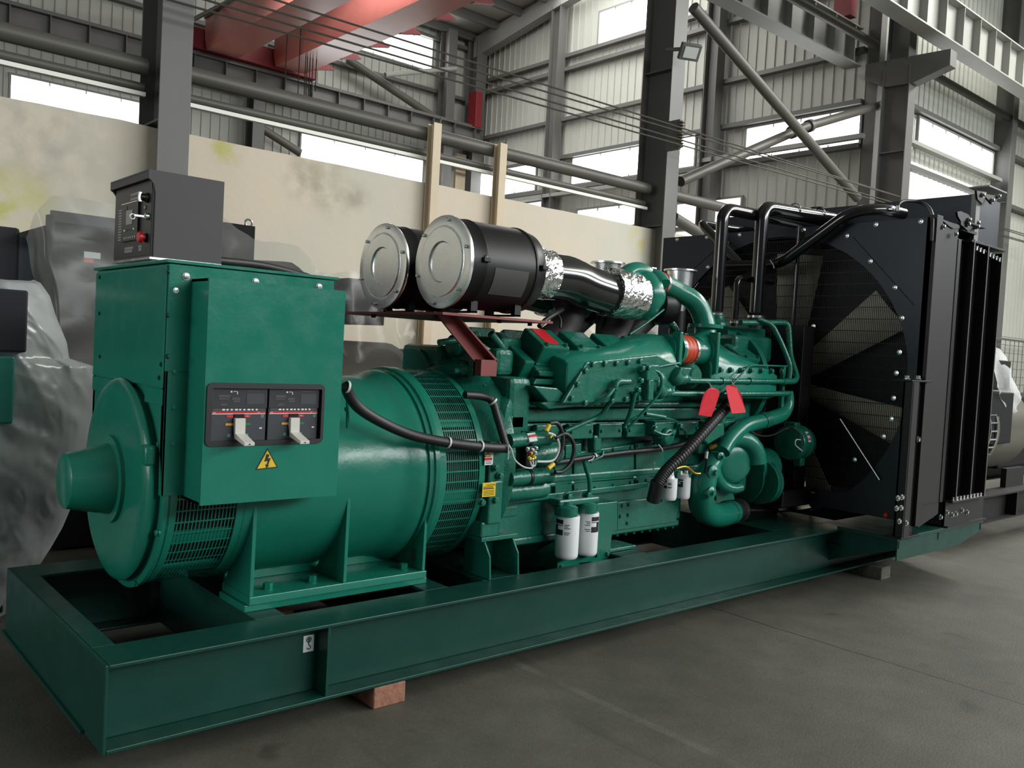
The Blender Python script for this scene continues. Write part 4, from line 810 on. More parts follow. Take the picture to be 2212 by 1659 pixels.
# ---- air cleaners
def aircleaner(y, far):
    z = 1.9; x0 = 1.61
    o = P_('air_cleaner', B().lathe((0, y, z), (1, 0, 0), [(x0+.012, .1), (x0+.012, .216), (x0+.1, .217), (x0+.105, .22), (x0+.11, .22), (x0+.115, .216), (x0+.42, .216), (x0+.425, .221), (x0+.435, .221), (x0+.44, .215), (x0+.5, .205), (x0+.515, .19), (x0+.515, .12)], 56), BLACKM, GS, 'black air cleaner canister')
    P_('end_lid', B().lathe((0, y, z), (1, 0, 0), [(x0+.026, .22), (x0+.012, .226), (x0+.004, .224), (x0, .2), (x0, .176), (x0+.006, .172), (x0-.006, .166), (x0-.006, .1), (x0+.004, .094), (x0+.004, .001)], 64), ZINC, o, 'bare zinc end lid')
    for k in range(6):
        a = math.radians(78-60*k); P_('lid_clamp', B().bolt((x0+.004, y-.203*math.cos(a), z+.203*math.sin(a)), (-1, 0, 0), .009, .014), STEEL, o)
    for xx, a in ((x0+.095, 1), (x0+.47, 1)):
        b = B(); b.box(xx-.02, xx+.02, y-.235, y-.205, z-.0, z+.022); P_('strap_clamp', b, BLACKM, o, bevel=.003); P_('strap_screw', B().bolt((xx, y-.224, z+.022), (0, 0, 1), .007, .01), STEEL, o)
    if not far:
        rings = []
        for k in range(7):
            a = math.radians(-9-36*k/6+4); rings.append([V((xx, y-rr*math.cos(a), z+rr*math.sin(a))) for xx, rr in ((x0+.16, .216), (x0+.16, .2185), (x0+.375, .2185), (x0+.375, .216))])
        P_('cleaner_label', B().loft(rings), GREYLBL, o, 'grey rectangular label')
    for xx in (x0+.12, x0+.4):
        b = B(); b.box(xx-.02, xx+.02, y-.12, y-.09, z-.235, z-.17); b.box(xx-.02, xx+.02, y+.09, y+.12, z-.235, z-.17); b.box(xx-.02, xx+.02, y-.12, y+.12, z-.237, z-.228); P_('saddle', b, BLACKM, o, smooth=0)
    # duct: foil sleeve, black elbow, foil sleeve
    def crumple(c, d, L, r, nm):
        rings = []; d = V(d).normalized(); a = d.cross(V((0, 0, 1))).normalized(); u = a.cross(d)
        for i in range(9):
            ring = []
            for k in range(30):
                t = 2*PI*k/30; rr = r*(1+.05*noise.noise(V((k*.8, i*.9, y*9)))+.03*noise.noise(V((k*2.1, i*1.7, y*5)))); ring.append(V(c)+d*(L*i/8)+(a*math.cos(t)+u*math.sin(t))*rr)
            rings.append(ring)
        return P_(nm, B().loft(rings), FOIL, GS, 'crumpled foil sleeve', smooth=20)
    crumple((2.1, y, z+.01), (1, 0, -.02), .2, .135, 'foil_sleeve')
    P_('intake_elbow', B().tube(curve([V((2.28, y, z)), V((2.45, y, z)), V((2.6, y, z-.03)), V((2.82, y, z-.06))], 5), lambda t: .128-.012*t, 28), BLACK)
    crumple((2.78, y, z-.045), (1, 0, -.03), .24, .14, 'foil_sleeve')
aircleaner(.46, False); aircleaner(.99, True)
b = B(); b.lathe((2.24, .62, 2.03), (0, 0, 1), [(0, .02), (.03, .022), (.035, .014), (.06, .014)], 16); b.lathe((2.24, .62, 2.1), (0, 0, 1), [(0, .022), (.03, .022)], 6); P_('restriction_indicator', b, STEEL)
# red oxide carrier
b = B(); b.box(1.5, 2.2, .28, 1.2, 1.64, 1.652); car = P_('cleaner_tray', b, RUST, GS, 'red oxide carrier plate', smooth=0)
for yy in (.4,):
    b = B(); b.prism([V((1.56, yy, 1.64)), V((1.64, yy, 1.64)), V((1.9, yy, 1.44)), V((1.9, yy, 1.36)), V((1.8, yy, 1.36)), V((1.8, yy, 1.425))], (0, .012, 0)); b.box(1.8, 1.9, yy-.05, yy+.01, 1.36, 1.44)
    b.prism([V((1.64, yy-.05, 1.64)), V((1.65, yy-.05, 1.64)), V((1.905, yy-.05, 1.44)), V((1.9, yy-.05, 1.43))], (0, .06, 0)); P_('carrier_arm', b, RUST, car, smooth=0)
for x, y in ((1.55, .4), (1.9, .35), (2.15, .4), (1.55, .95)): P_('carrier_bolt', B().bolt((x, y, 1.64), (0, 0, -1), .012, .015), BLACKM, car)
tube_px('vent_hose', ((1165, 705, .4), (1180, 690, .42), (1200, 677, .45), (1215, 668, .5)), .014, RUB); tube_px('vent_hose', ((1205, 680, .45), (1211, 692, .43), (1210, 708, .42)), .007, RUB)
# ================================================================ engine front end
P_('front_gear_housing', B().box(4.02, 4.22, .4, 1.1, .62, 1.55), GREEN2, bevel=.03, smooth=0)
P_('front_upper_casting', B().box(4.05, 4.5, .45, 1.0, 1.5, 1.68), GREEN2, bevel=.03, smooth=0)
b = B(); b.box(4.1, 4.55, .55, .9, 1.66, 1.74); b.lathe((4.2, .725, 1.72), (0, 0, 1), [(0, .09), (.05, .085), (.06, .06), (.1, .058)], 24); b.lathe((4.63, .725, 1.6), (0, 0, 1), [(0, .1), (.1, .09), (.14, .06)], 24); P_('thermostat_housing', b, GREEN2, bevel=.008)
P_('front_cover_dome', B().lathe((4.2, .66, 1.36), (1, 0, 0), [(0, .36), (.05, .36), (.1, .3), (.14, .2)], 36), GREEN2)
# the two long water tubes and the pipes that drop at the front
tube_px('water_tube', ((1464, 822, .2), (1560, 823, .2), (1706, 824, .2)), .017, n=14); tube_px('water_tube', ((1446, 850, .19), (1560, 851, .19), (1706, 850, .19)), .017, n=14)
P_('front_pipe', B().tube(bend(pp((1600, 697, .45), (1703, 697, .36), (1707, 770, .3), (1722, 815, .22), (1716, 824, .2), (1690, 824, .2)), .05), .02, 14), GREEN2)
P_('front_pipe', B().tube(bend(pp((1640, 690, .4), (1668, 700, .35), (1690, 745, .3), (1708, 790, .25), (1704, 824, .22)), .05), .017, 12), GREEN2)
for px, py in ((1476, 818), (1440, 846)):
    b = B(); c = at(px, py, y=.2); b.lathe(c-V((.06, 0, 0)), (1, 0, 0), [(0, .02), (.02, .035), (.06, .036), (.07, .028), (.1, .026)], 20); b.lathe(c-V((.06, 0, 0)), (-.7, 0, .5), [(-.02, .04), (.05, .045), (.06, .02)], 20); P_('tube_connector', b, GREEN2)
for px, py in ((1560, 823), (1620, 823), (1694, 824), (1460, 850), (1690, 850)): c = at(px, py, y=.2); P_('tube_clip', B().lathe(c-V((.012, 0, 0)), (1, 0, 0), [(0, .016), (0, .022), (.024, .022), (.024, .016)], 16, caps=False), GREEN2)
b = B(); p0, p1 = at(1692, 792, y=.26), at(1700, 885, y=.26); b.box(p0.x-.01, p0.x+.02, .25, .275, p1.z, p0.z); P_('pipe_bracket', b, GREEN2, smooth=0)
tube_px('fuel_line', ((1560, 850, .16), (1575, 838, .16), (1605, 805, .17), (1622, 790, .19), (1660, 790, .19), (1700, 791, .2)), .006); tube_px('fuel_line', ((1402, 799, .18), (1425, 792, .17), (1468, 784, .18)), .007); tube_px('fuel_line', ((1400, 797, .17), (1424, 806, .15), (1429, 830, .15), (1420, 855, .16), (1385, 895, .2), (1352, 930, .25)), .009)
# fuel pump and hoses in the middle
b = B(); b.lathe(at(1490, 812, y=.28), (0, -1, 0), [(-.1, .08), (0, .085), (.03, .07), (.05, .05)], 24); p = at(1490, 808, y=.24); b.box(p.x-.09, p.x+.09, .24, .33, p.z-.03, p.z+.04); P_('lube_fitting', b, GREEN2, bevel=.01)
b = B(); p = at(1395, 810, y=.2); b.box(p.x-.05, p.x+.06, .15, .25, p.z-.03, p.z+.06); b.box(p.x-.03, p.x+.02, .15, .22, p.z-.14, p.z-.02); b.lathe((p.x+.1, .25, p.z-.05), (0, -1, 0), [(0, .07), (.07, .07), (.08, .05)], 20); P_('fuel_pump', b, GREEN2, bevel=.008)
for px, py in ((1385, 795), (1398, 795), (1382, 822), (1376, 842)): P_('pump_fitting', B().bolt(at(px, py, y=.15), (0, -1, 0), .014, .02), GREEN2)
tube_px('hose_line', ((1372, 845, .18), (1365, 880, .2), (1352, 915, .25), (1350, 926, .25)), .012); tube_px('hose_line', ((1352, 918, .25), (1370, 903, .22), (1395, 898, .21), (1436, 903, .22), (1460, 910, .24), (1478, 930, .26), (1484, 950, .28)), .007); tube_px('hose_line', ((1394, 894, .2), (1436, 901, .2)), .012)
b = B(); p = at(1435, 920, y=.28); b.box(p.x-.11, p.x+.1, .26, .4, p.z-.05, p.z+.03); b.lathe((p.x, .27, p.z-.06), (0, -1, 0), [(-.05, .06), (.03, .055), (.04, .03)], 18); P_('injection_block', b, GREEN2, bevel=.012)
for k, (px, py) in enumerate(((1412, 925), (1425, 940), (1450, 935), (1466, 920))): P_('pump_fitting', B().bolt(at(px, py, y=.24), (0, -1, 0), .014, .022), GREEN2)
P_('banjo_pipe', B().tube(curve(pp((1412, 930, .22), (1430, 938, .2), (1446, 938, .2), (1456, 930, .22)), 5), .008, 8), GREEN2)
P_('front_side_casting', B().box(3.6, 4.1, .36, .6, .9, 1.2), GREEN2, bevel=.03, smooth=0)
b = B(); b.prism(ay([(1519, 950), (1541, 914), (1566, 914), (1566, 940), (1530, 962)], .24), (0, .14, 0)); b.lathe(at(1554, 914, y=.3), (0, 0, 1), [(-.01, .04), (.04, .04), (.06, .02)], 16); P_('water_pump_boss', b, GREEN2, bevel=.012)
# coolant elbow and pump
P_('coolant_pipe', B().tube(curve(pp((1703, 845, .26), (1702, 872, .26), (1688, 895, .26), (1652, 908, .26), (1610, 920, .26), (1578, 946, .25), (1560, 975, .24)), 7), lambda t: .03+.02*min(1, t*3), 20), GREEN)
P_('pipe_joint', B().cyl(at(1656, 907, y=.26), at(1645, 910, y=.26), .054, n=24), GREEN2)
pc = at(1583, 1000, y=.3); pump = P_('water_pump', B().lathe(pc, (-.35, -1, 0), [(-.14, .13), (0, .14), (.03, .12), (.04, .1), (.045, .05)], 32), GREEN)
P_('pump_volute', B().tube([pc+V((-.165*math.cos(t)*.94, -.02+.165*math.cos(t)*.33, .165*math.sin(t))) for t in [math.radians(a) for a in range(-110, 196, 17)]], [.03+.0022*k for k in range(18)], 16), GREEN, pump)
P_('pump_inlet', B().tube(curve(pp((1548, 990, .22), (1530, 1015, .23), (1517, 1050, .26), (1515, 1085, .3), (1524, 1105, .33), (1548, 1113, .36), (1580, 1106, .42)), 6), lambda t: .045+.035*min(1, t*3.5), 22), GREEN, pump)
for px, py, r in ((1543, 1020, .045), (1558, 987, .028), (1538, 1064, .035)):
    P_('pump_plug', B().lathe(at(px, py, y=.17), (-.2, -1, 0), [(-.08, r), (.0, r), (.004, r*.6), (.01, r*.35), (.025, r*.32)], 22), GREEN, pump)
P_('drain_plug', B().lathe(at(1536, 1130, y=.32), (0, 0, 1), [(-.01, .012), (0, .022), (.05, .025)], 12), GREEN, pump)
plate_px('pump_foot', [(1545, 1040), (1598, 1030), (1598, 1042), (1580, 1048), (1588, 1080), (1548, 1082)], .34, .2, parent=pump)
q0, q1 = at(1562, 1110, y=.39), at(1598, 1101, y=.45); lh = P_('lower_hose', B().lathe(q0, q1-q0, [(0, .078), ((q1-q0).length, .078)], 26), RUB)
for t in (.25, .85): P_('hose_clamp', B().lathe(q0.lerp(q1, t), q1-q0, [(-.008, .078), (-.008, .082), (.008, .082), (.008, .078)], 26, caps=False), STEEL, lh)
P_('lower_coolant_tube', B().tube(curve([q1, at(1660, 1098, y=.6), V((4.9, .7, .5)), V((5.3, .7, .5))]), .074, 20), BLACK)
P_('crank_pulley', B().lathe((4.25, .5, .72), (1, 0, 0), [(0, .1), (0, .2), (.015, .2), (.03, .17), (.045, .2), (.06, .17), (.075, .2), (.09, .2), (.09, .05)], 40), GREEN2)
P_('drive_pulley', B().lathe(at(1648, 1040, y=.36), (1, 0, 0), [(-.05, .06), (-.05, .15), (-.03, .15), (-.02, .13), (0, .15), (.02, .15), (.02, .05)], 36), GREEN2)
P_('pump_drive', B().lathe(at(1618, 1010, y=.42), (1, 0, 0), [(0, .12), (.2, .13), (.22, .1)], 24), GREEN2)
P_('sump_lug', B().box(4.0, 4.06, .4, .46, .48, .56), GREEN2, bevel=.005)
# charging alternator
c = at(1704, 957, y=.3); ca = P_('charging_alternator', B().lathe(c, (1, .1, 0), [(0, .09), (.004, .112), (.015, .12), (.1, .122), (.105, .127), (.125, .127), (.13, .118), (.19, .112), (.2, .08)], 36), GREEN2)
b = B(); b.lathe(c+V((.01, 0, 0)), (-1, -.1, 0), [(0, .1), (.006, .06), (.01, .05)], 24); P_('rear_disc', b, GREEN2, ca); b = B(); b.box(c.x+.02, c.x+.09, c.y-.03, c.y+.06, c.z+.1, c.z+.145); P_('mounting_ear', b, GREEN2, ca, bevel=.01)
b = B(); b.box(c.x+.07, c.x+.13, c.y-.06, c.y-.0, c.z-.16, c.z-.1); P_('mounting_ear', b, GREEN2, ca, bevel=.01)
rings = []
for k in range(5):
    a = math.radians(8+36*k/4); rings.append([c+V((xx, -rr*math.cos(a)+.1*xx, rr*math.sin(a))) for xx, rr in ((.055, .122), (.055, .1245), (.095, .1245), (.095, .122))])
P_('alternator_sticker', B().loft(rings), PAPER, ca, 'white sticker')
for a0, m in ((14, REDS), (30, INK)):
    rings = []
    for k in range(3):
        a = math.radians(a0+6*k/2); rings.append([c+V((xx, -rr*math.cos(a)+.1*xx, rr*math.sin(a))) for xx, rr in ((.06, .1245), (.06, .1255), (.09, .1255), (.09, .1245))])
    P_('sticker_print', B().loft(rings), m, ca)
tube_px('alternator_lead', ((1616, 928, .22), (1640, 941, .22), (1668, 940, .24), (1698, 926, .24), (1716, 926, .2), (1728, 938, .18)), .006, RUB); tube_px('white_lead', ((1729, 950, .17), (1720, 950, .16), (1718, 960, .16), (1724, 967, .16), (1733, 974, .16)), .004, WIREW, ca, 6)
# brass sender, sensor lead
P_('brass_sender', B().lathe(at(1532, 968, y=.18), (.5, -.6, .4), [(0, .012), (.02, .016), (.03, .012), (.05, .012)], 10), BRASS); tube_px('sender_lead', ((1527, 970, .16), (1526, 985, .16), (1526, 1000, .17), (1522, 1020, .2)), .008, RUB)
P_('sender_plug', B().cyl(at(1527, 975, y=.155), at(1525, 990, y=.155), .01, n=10), WIREW)
# corrugated hose
path = curve(pp((1600, 848, .24), (1576, 872, .2), (1545, 905, .17), (1510, 944, .15), (1475, 982, .15), (1440, 1016, .17), (1420, 1045, .19), (1412, 1075, .22)), 24)
P_('corrugated_hose', B().tube(path, [.033+.003*(k % 3 == 0) for k in range(len(path))], 16), RUB, smooth=0)
P_('hose_cuff', B().cyl(at(1421, 1040, y=.185), at(1411, 1082, y=.22), .04, n=18), RUB)
# wiring looms
loom = tube_px('main_loom', ((746, 832, .2), (757, 858, .215), (780, 885, .225), (830, 915, .235), (890, 940, .225), (960, 955, .205), (1010, 962, .195), (1060, 967, .195), (1095, 968, .2)), .0235, RUB, n=14)
for px, py, y in ((749, 836, .2), (967, 956, .203), (1037, 964, .194)):
    d = V((1, 0, -.2)); P_('cable_tie', B().lathe(at(px, py, y=y), d, [(-.005, .024), (-.005, .027), (.005, .027), (.005, .024)], 16, caps=False), WIREW, loom)
b = B(); b.lathe(at(748, 884, y=.3), (-1, 0, 0), [(-.004, .01), (.004, .01)], 12); b.tube(bend(pp((748, 835, .29), (751, 870, .29), (751, 925, .29)), .02), .008, 8); P_('cable_bracket', b, GREEN)
l2 = tube_px('engine_loom', ((1004, 853, .3), (1040, 856, .3), (1062, 866, .28), (1074, 900, .25), (1086, 940, .22), (1094, 966, .2)), .019, RUB, n=12); P_('cable_tie', B().lathe(at(1065, 868, y=.275), (.6, -.3, -.7), [(-.005, .02), (-.005, .024), (.005, .024), (.005, .02)], 14, caps=False), WIREW, l2)
l3 = tube_px('engine_loom', ((1160, 1004, .3), (1210, 998, .3), (1284, 986, .31), (1350, 977, .31), (1420, 970, .3), (1470, 960, .28), (1490, 950, .26)), .015, RUB, n=12); P_('cable_tie', B().lathe(at(1284, 986, y=.31), (1, 0, .1), [(-.006, .016), (-.006, .02), (.006, .02), (.006, .016)], 14, caps=False), WIREW, l3)
tube_px('cable_tail', ((1284, 985, .29), (1280, 992, .28), (1270, 996, .28)), .003, WIREW, l3, 6)
tube_px('filter_line', ((1262, 995, .3), (1266, 1012, .3), (1273, 1035, .29), (1274, 1060, .29), (1272, 1082, .29)), .013); tube_px('breather_line', ((1302, 975, .3), (1300, 985, .29), (1290, 990, .29), (1275, 998, .3)), .008)
tube_px('cable_tail', ((1422, 960, .27), (1430, 970, .26), (1431, 975, .26)), .004, WIREW); tube_px('cable_tail', ((1414, 998, .27), (1412, 1008, .27), (1412, 1014, .27)), .004, WIREW)
# ================================================================ radiator package
RZ0, RZ1, RY0, RY1, RX = .49, 2.515, -.4, 1.85, 4.94
rad = P_('radiator_core', B().box(5.32, 6.0, -.3, 1.75, .6, 2.45), CORE, smooth=0)
def ringplate():
    """shroud face with a round opening, stepped to a rectangle"""
    b = B(); n = 72; cy, cz, r = YC, 1.42, 1.035; inner, outer = [], []
    for k in range(n):
        a = 2*PI*k/n; c_, s_ = math.cos(a), math.sin(a)
        y = max(RY0+.1, min(RY1-.03, cy+r*c_)); z = max(RZ0+.12, cz+r*s_); inner.append((y, z))
        t = min(((RY1-cy) if c_ > 0 else (cy-RY0))/max(abs(c_), 1e-6), ((RZ1-cz) if s_ > 0 else (cz-RZ0))/max(abs(s_), 1e-6)); outer.append((cy+c_*t, cz+s_*t))
    for a in (math.atan2(RZ1-cz, RY1-cy), math.atan2(RZ1-cz, RY0-cy), math.atan2(RZ0-cz, RY0-cy), math.atan2(RZ0-cz, RY1-cy)):
        k = round((a % (2*PI))/(2*PI)*n) % n; outer[k] = (RY1 if math.cos(a) > 0 else RY0, RZ1 if math.sin(a) > 0 else RZ0)
    vs = [V((x, y, z)) for x in (RX, RX+.02) for pts in (inner, outer) for y, z in pts]; fs = []
    for k in range(n):
        j = (k+1) % n; fs += [(k, n+k, n+j, j), (2*n+k, 2*n+j, 3*n+j, 3*n+k), (k, j, 2*n+j, 2*n+k), (n+k, 3*n+k, 3*n+j, n+j)]
    b.add(vs, fs); return b
sh = P_('fan_shroud', ringplate(), RADP, smooth=0)
# sheet seams across the upper corners
for (pa, pb) in (((1843, 512), (1975, 660)), ((1545, 540), (1460, 615))):
    q0, q1 = at(*pa, x=RX-.001), at(*pb, x=RX-.001); b = B(); b.tube([q0, q1], .0025, 4); P_('panel_seam', b, DARK, sh)
for px, py in ((1463, 517), (1527, 512), (1529, 577), (1572, 525), (1597, 507), (1655, 502), (1736, 496), (1829, 509), (1892, 484.5), (1989, 478), (1880, 564), (1933, 621), (1948, 687), (1943, 761), (1936, 806), (1757, 705), (1721, 709), (1469, 680), (1930, 860), (1925, 905), (1908, 943), (1846, 993)):
    b = B(); q = at(px, py, x=RX); b.lathe(q, (-1, 0, 0), [(0, .017), (.002, .017), (.003, .011), (.012, .011), (.013, .008)], 14); P_('shroud_bolt', b, STEEL if py < 700 else ZINC, sh)
g = B()
cy, cz = YC, 1.42; y = -.32; k = 0
gx = RX+.045
def lim(v, c, r): d = r*r-v*v; return math.sqrt(d) if d > 0 else 0
while y < 1.8:
    h = lim(y-cy, 0, 1.075); h = math.ceil(h/.083)*.083
    z0, z1 = max(RZ0+.08, cz-h), min(2.43, cz+h); g.box(gx-.0017, gx+.0017, y-.0017, y+.0017, z0, z1); y += .0135
z = .6
while z < 2.45:
    h = lim(z-cz, 0, 1.075); g.box(gx-.004, gx-.0015, max(-.32, cy-h), min(1.8, cy+h), z-.0025, z+.0025); z += .083
P_('fan_guard', g, BLACKM, sh, smooth=0)
P_('shroud_cone', B().lathe((RX+.03, cy, cz), (1, 0, 0), [(0, 1.04), (.35, 1.0), (.35, .99), (0, 1.03), (0, 1.04)], 48, caps=False), RADP, sh)
P_('shroud_side', B().box(RX+.02, 5.32, RY1-.02, RY1, RZ0, RZ1), RADP, sh, smooth=0); P_('shroud_side', B().box(RX+.02, 5.32, RY0+.02, RY0+.04, RZ0, RZ1), RADP, sh, smooth=0)
P_('shroud_top', B().box(RX+.02, 5.7, RY0+.02, RY1, RZ1-.02, RZ1), RADP, sh, smooth=0)
FANM = mat('fan_blade_grey', (196,190,172), .5)
fz = 1.36
fan = P_('fan_hub', B().lathe((4.99, cy, fz), (1, 0, 0), [(0, .1), (0, .17), (.05, .18), (.2, .18), (.22, .05)], 32), BLACKM)
for k in range(7):
    a = math.radians(3+360/7*k); rings = []
    for i in range(8):
        t = i/7; r = .15+.83*t; ch = .085+.085*t; tw = math.radians(50-24*t)
        rad_ = V((0, -math.sin(a), math.cos(a))); tan = V((0, -math.cos(a), -math.sin(a)))
        ax_ = tan*math.cos(tw)+V((1, 0, 0))*math.sin(tw); nn = ax_.cross(rad_)
        c = V((5.14, cy, fz))+rad_*r; rings.append([c+ax_*u*ch+nn*(v+.03*(1-u*u)) for u, v in ((-1, -.004), (-.5, -.006), (0, -.007), (.5, -.006), (1, -.004), (1, .004), (.5, .006), (0, .007), (-.5, .006), (-1, .004))])
    P_('fan_blade', B().loft(rings), FANM, fan)
# near side: corner post, grey panel, stacked core channels
def side(nm, x0, x1, y0, y1, z0, z1, m, bev=.002, parent=sh): return P_(nm, B().box(x0, x1, y0, y1, z0, z1), m, parent, bevel=bev, smooth=0)
side('corner_angle', 4.94, 5.03, -.425, -.36, .47, 2.53, RADS); side('side_panel', 5.04, 5.34, -.4, -.385, .6, 2.5, RADS)
side('corner_shadow_gap', 5.03, 5.04, -.4, -.38, .5, 2.5, DARK)
b = B(); b.prism([V((5.04, -.4, .6)), V((5.34, -.4, .6)), V((5.34, -.4, .52)), V((5.04, -.4, .45))], (0, .02, 0)); P_('side_panel_foot', b, RADS, sh, smooth=0)
for k, (x0, x1) in enumerate(((5.34, 5.55), (5.57, 5.8), (5.82, 6.06))):
    b = B(); b.box(x0, x1, -.36, -.345, .6, 2.44-.02*k); b.box(x1-.012, x1, -.43, -.345, .6, 2.44-.02*k); b.box(x0, x0+.05, -.405, -.36, .6, 2.42-.02*k); o = P_('core_channel', b, BLACKM, rad, bevel=.002, smooth=0)
    b = B(); b.box(x1-.012, x1, -.433, -.43, .6, 2.44-.02*k); P_('channel_edge', b, EDGE, o, 'pale edge strip', smooth=0)
    for j in range(7):
        P_('channel_bolt', B().bolt((x0+.09, -.36, .72+.27*j), (0, -1, 0), .014, .014), ZINC if j % 3 else BLACKM, o)
for k in range(9): P_('frame_bolt', B().bolt((5.56+.06*k, -.415, 2.405-.005*k), (0, 0, -1), .011, .025), STEEL, rad)
side('top_rail', 5.5, 6.12, -.43, -.33, 2.42, 2.435, RADS, parent=rad); side('bottom_rail', 5.5, 6.1, -.43, -.33, .585, .6, RADS, parent=rad)
for k in range(9): P_('frame_bolt', B().bolt((5.54+.06*k, -.415, .6), (0, 0, 1), .01, .025), ZINC, rad)
b = B(); b.box(5.47, 6.16, -.39, -.375, .41, .59); b.box(5.47, 6.16, -.42, -.2, .41, .422); b.box(5.47, 5.48, -.39, -.2, .41, .59); br = P_('radiator_foot', b, RADS, smooth=0)
for px, py in ((2031, 1117), (2045, 1107), (2056, 1112), (2064, 1110), (2077, 1102), (2088, 1106)): P_('foot_bolt', B().bolt(at(px, py, y=-.39), (0, -1, 0), .014, .014), STEEL, br)
# front strut post
b = B(); b.box(4.7, 4.715, -.45, -.39, .425, 1.43); b.box(4.7, 4.78, -.405, -.39, .425, 1.43); b.box(4.78, 4.95, -.40, -.38, .425, 1.43); b.box(4.69, 4.97, -.45, -.33, 1.43, 1.442); b.box(4.69, 4.97, -.45, -.33, .412, .425); po = P_('strut_post', b, BLACKM, bevel=.002, smooth=0)
P_('post_face', B().box(4.716, 4.79, -.452, -.44, .425, 1.43), RADS, po, smooth=0)
for px, py in ((1973, 862), (1969, 903), (1983, 949), (1977, 840)): P_('post_bolt', B().bolt(at(px, py, y=-.41), (0, -1, 0), .016, .012), STEEL, po)
for px, py in ((1948, 1074), (1939, 1076), (1946, 1097), (1936, 1098), (1942, 1126), (1957, 1130)): P_('post_bolt', B().bolt(at(px, py, y=-.452), (0, -1, 0), .014, .012), STEEL, po)
for px in (1959, 1983): P_('post_bolt', B().bolt(at(px, 818, y=-.4), (0, 0, 1), .016, .02), STEEL, po)
P_('brace_rod', B().cyl(at(1815, 905, x=4.9), at(1900, 1037, x=4.9), .006, n=8), ZINC); P_('red_cap', B().ball(at(1914, 1113, y=-.3), .018), REDS)
P_('belt_guard', B().box(4.72, 4.86, .35, .62, .62, 1.78), BLACKM, bevel=.005, smooth=0)
b = B(); b.box(4.5, 4.9, .3, 1.2, .5, .62); P_('fan_pedestal', b, BLACKM, bevel=.01, smooth=0)
P_('support_bar', B().cyl(at(1652, 1047, x=4.6), at(1760, 1065, x=4.9), .006, n=8), ZINC)
# top tank
tk = P_('top_tank', B().box(5.7, 6.14, -.36, 1.8, 2.44, 2.79), RADP, bevel=.004, smooth=0)
P_('tank_lip', B().box(5.69, 5.76, -.365, -.33, 2.45, 2.79), EDGE, tk, smooth=0)
b = B(); b.lathe((5.92, 1.0, 2.79), (0, 0, 1), [(0, .06), (.03, .06), (.03, .07), (.05, .07)], 20); P_('filler_cap', b, BLACKM, tk)
for pts, y in ((((2110, 412), (2132, 415), (2130, 424), (2122, 440), (2112, 430)), -.42), (((2125, 418), (2158, 424), (2150, 438), (2143, 441), (2132, 428)), -.42), (((2068, 458), (2075, 456), (2092, 463), (2101, 478), (2076, 478), (2070, 468)), -.42), (((2076, 478), (2108, 484), (2092, 500), (2076, 485)), -.42), (((2030, 471), (2053, 480), (2073, 486), (2073, 493), (2060, 494), (2050, 488)), -.41)):
    P_('lifting_lug', B().prism(ay(pts, y), (0, .015, 0)), BLACKM, tk, smooth=0)
for px, py in ((2124, 421), (2144, 433), (2094, 475), (2112, 490), (2092, 485), (2158, 424), (2065, 506), (2038, 490), (2113, 481)): P_('lug_bolt', B().bolt(at(px, py, y=-.43), (0, -1, 0), .013, .014), STEEL, tk)
P_('lug_plate', B().box(at(2130, 416, y=-.42).x, at(2168, 427, y=-.42).x, -.44, -.3, 2.835, 2.845), EDGE, tk, smooth=0)
P_('lug_plate', B().box(at(2086, 474, y=-.42).x, at(2124, 486, y=-.42).x, -.44, -.36, 2.535, 2.545), RADS, tk, smooth=0)
tube_px('vent_hose', ((1939, 447, -.1), (1942, 440, -.1), (1955, 434, -.1), (1985, 436, -.15), (2005, 447, -.25), (2013, 462, -.35), (2014, 478, -.41), (2012, 520, -.415)), .012, RUB, tk)
b = B(); 
for t, r in ((0, .014),): b.cyl(at(1939, 455, y=-.1), at(1939, 444, y=-.1), .014)
P_('hose_fitting', b, STEEL, tk)
# coolant pipework, black
def bpipe(nm, pts, r, rr=.1): return P_(nm, B().tube(bend(pts, rr, 8), r, 20), BLACK)
pa = bpipe('coolant_riser', [V((4.2, .725, 1.84)), V((4.2, .725, 2.56)), V((5.72, .725, 2.6))], .043)
pb = bpipe('coolant_riser', [V((4.58, .66, 1.86)), V((4.58, .66, 2.62)), V((5.72, .66, 2.68))], .048)
pcx = P_('coolant_cross_pipe', B().tube(bend([at(1546, 655, x=4.8), at(1551, 574, x=4.8), at(1682, 572, x=4.8), at(1838, 457, x=4.85), at(1905, 452, x=5.0), at(1950, 462, x=5.3)], .1, 8), .04, 18), BLACK)
pd = P_('coolant_cross_pipe', B().tube(bend([at(1600, 570, x=4.82), at(1513, 482, x=4.82), V((5.3, 1.5, 2.62)), V((5.72, 1.5, 2.65))], .08, 6), .034, 16), BLACK)
if 0: P_('expansion_pipe', B().tube(bend([at(1640, 620, x=4.84), at(1860, 500, x=4.84), at(1900, 478, x=5.0)], .1, 6), .03, 12), BLACKM, pcx)
bpipe('vent_riser', [V((4.42, .725, 1.8)), V((4.42, .725, 2.1)), V((4.86, .725, 2.1))], .022, .06); bpipe('vent_riser', [V((4.9, .55, 1.75)), V((4.9, .55, 2.52))], .016)
for c, r in ((V((4.2, .725, 1.79)), .052), (V((4.58, .66, 1.8)), .056), (V((4.42, .725, 1.75)), .03)):
    P_('riser_hose', B().lathe(c-V((0, 0, .11)), (0, 0, 1), [(0, r), (.15, r)], 22), RUB, pa)
    for dz in (.03, -.09): P_('hose_clamp', B().lathe(c+V((0, 0, dz)), (0, 0, 1), [(-.008, r), (-.008, r+.004), (.008, r+.004), (.008, r)], 24, caps=False), STEEL, pa)
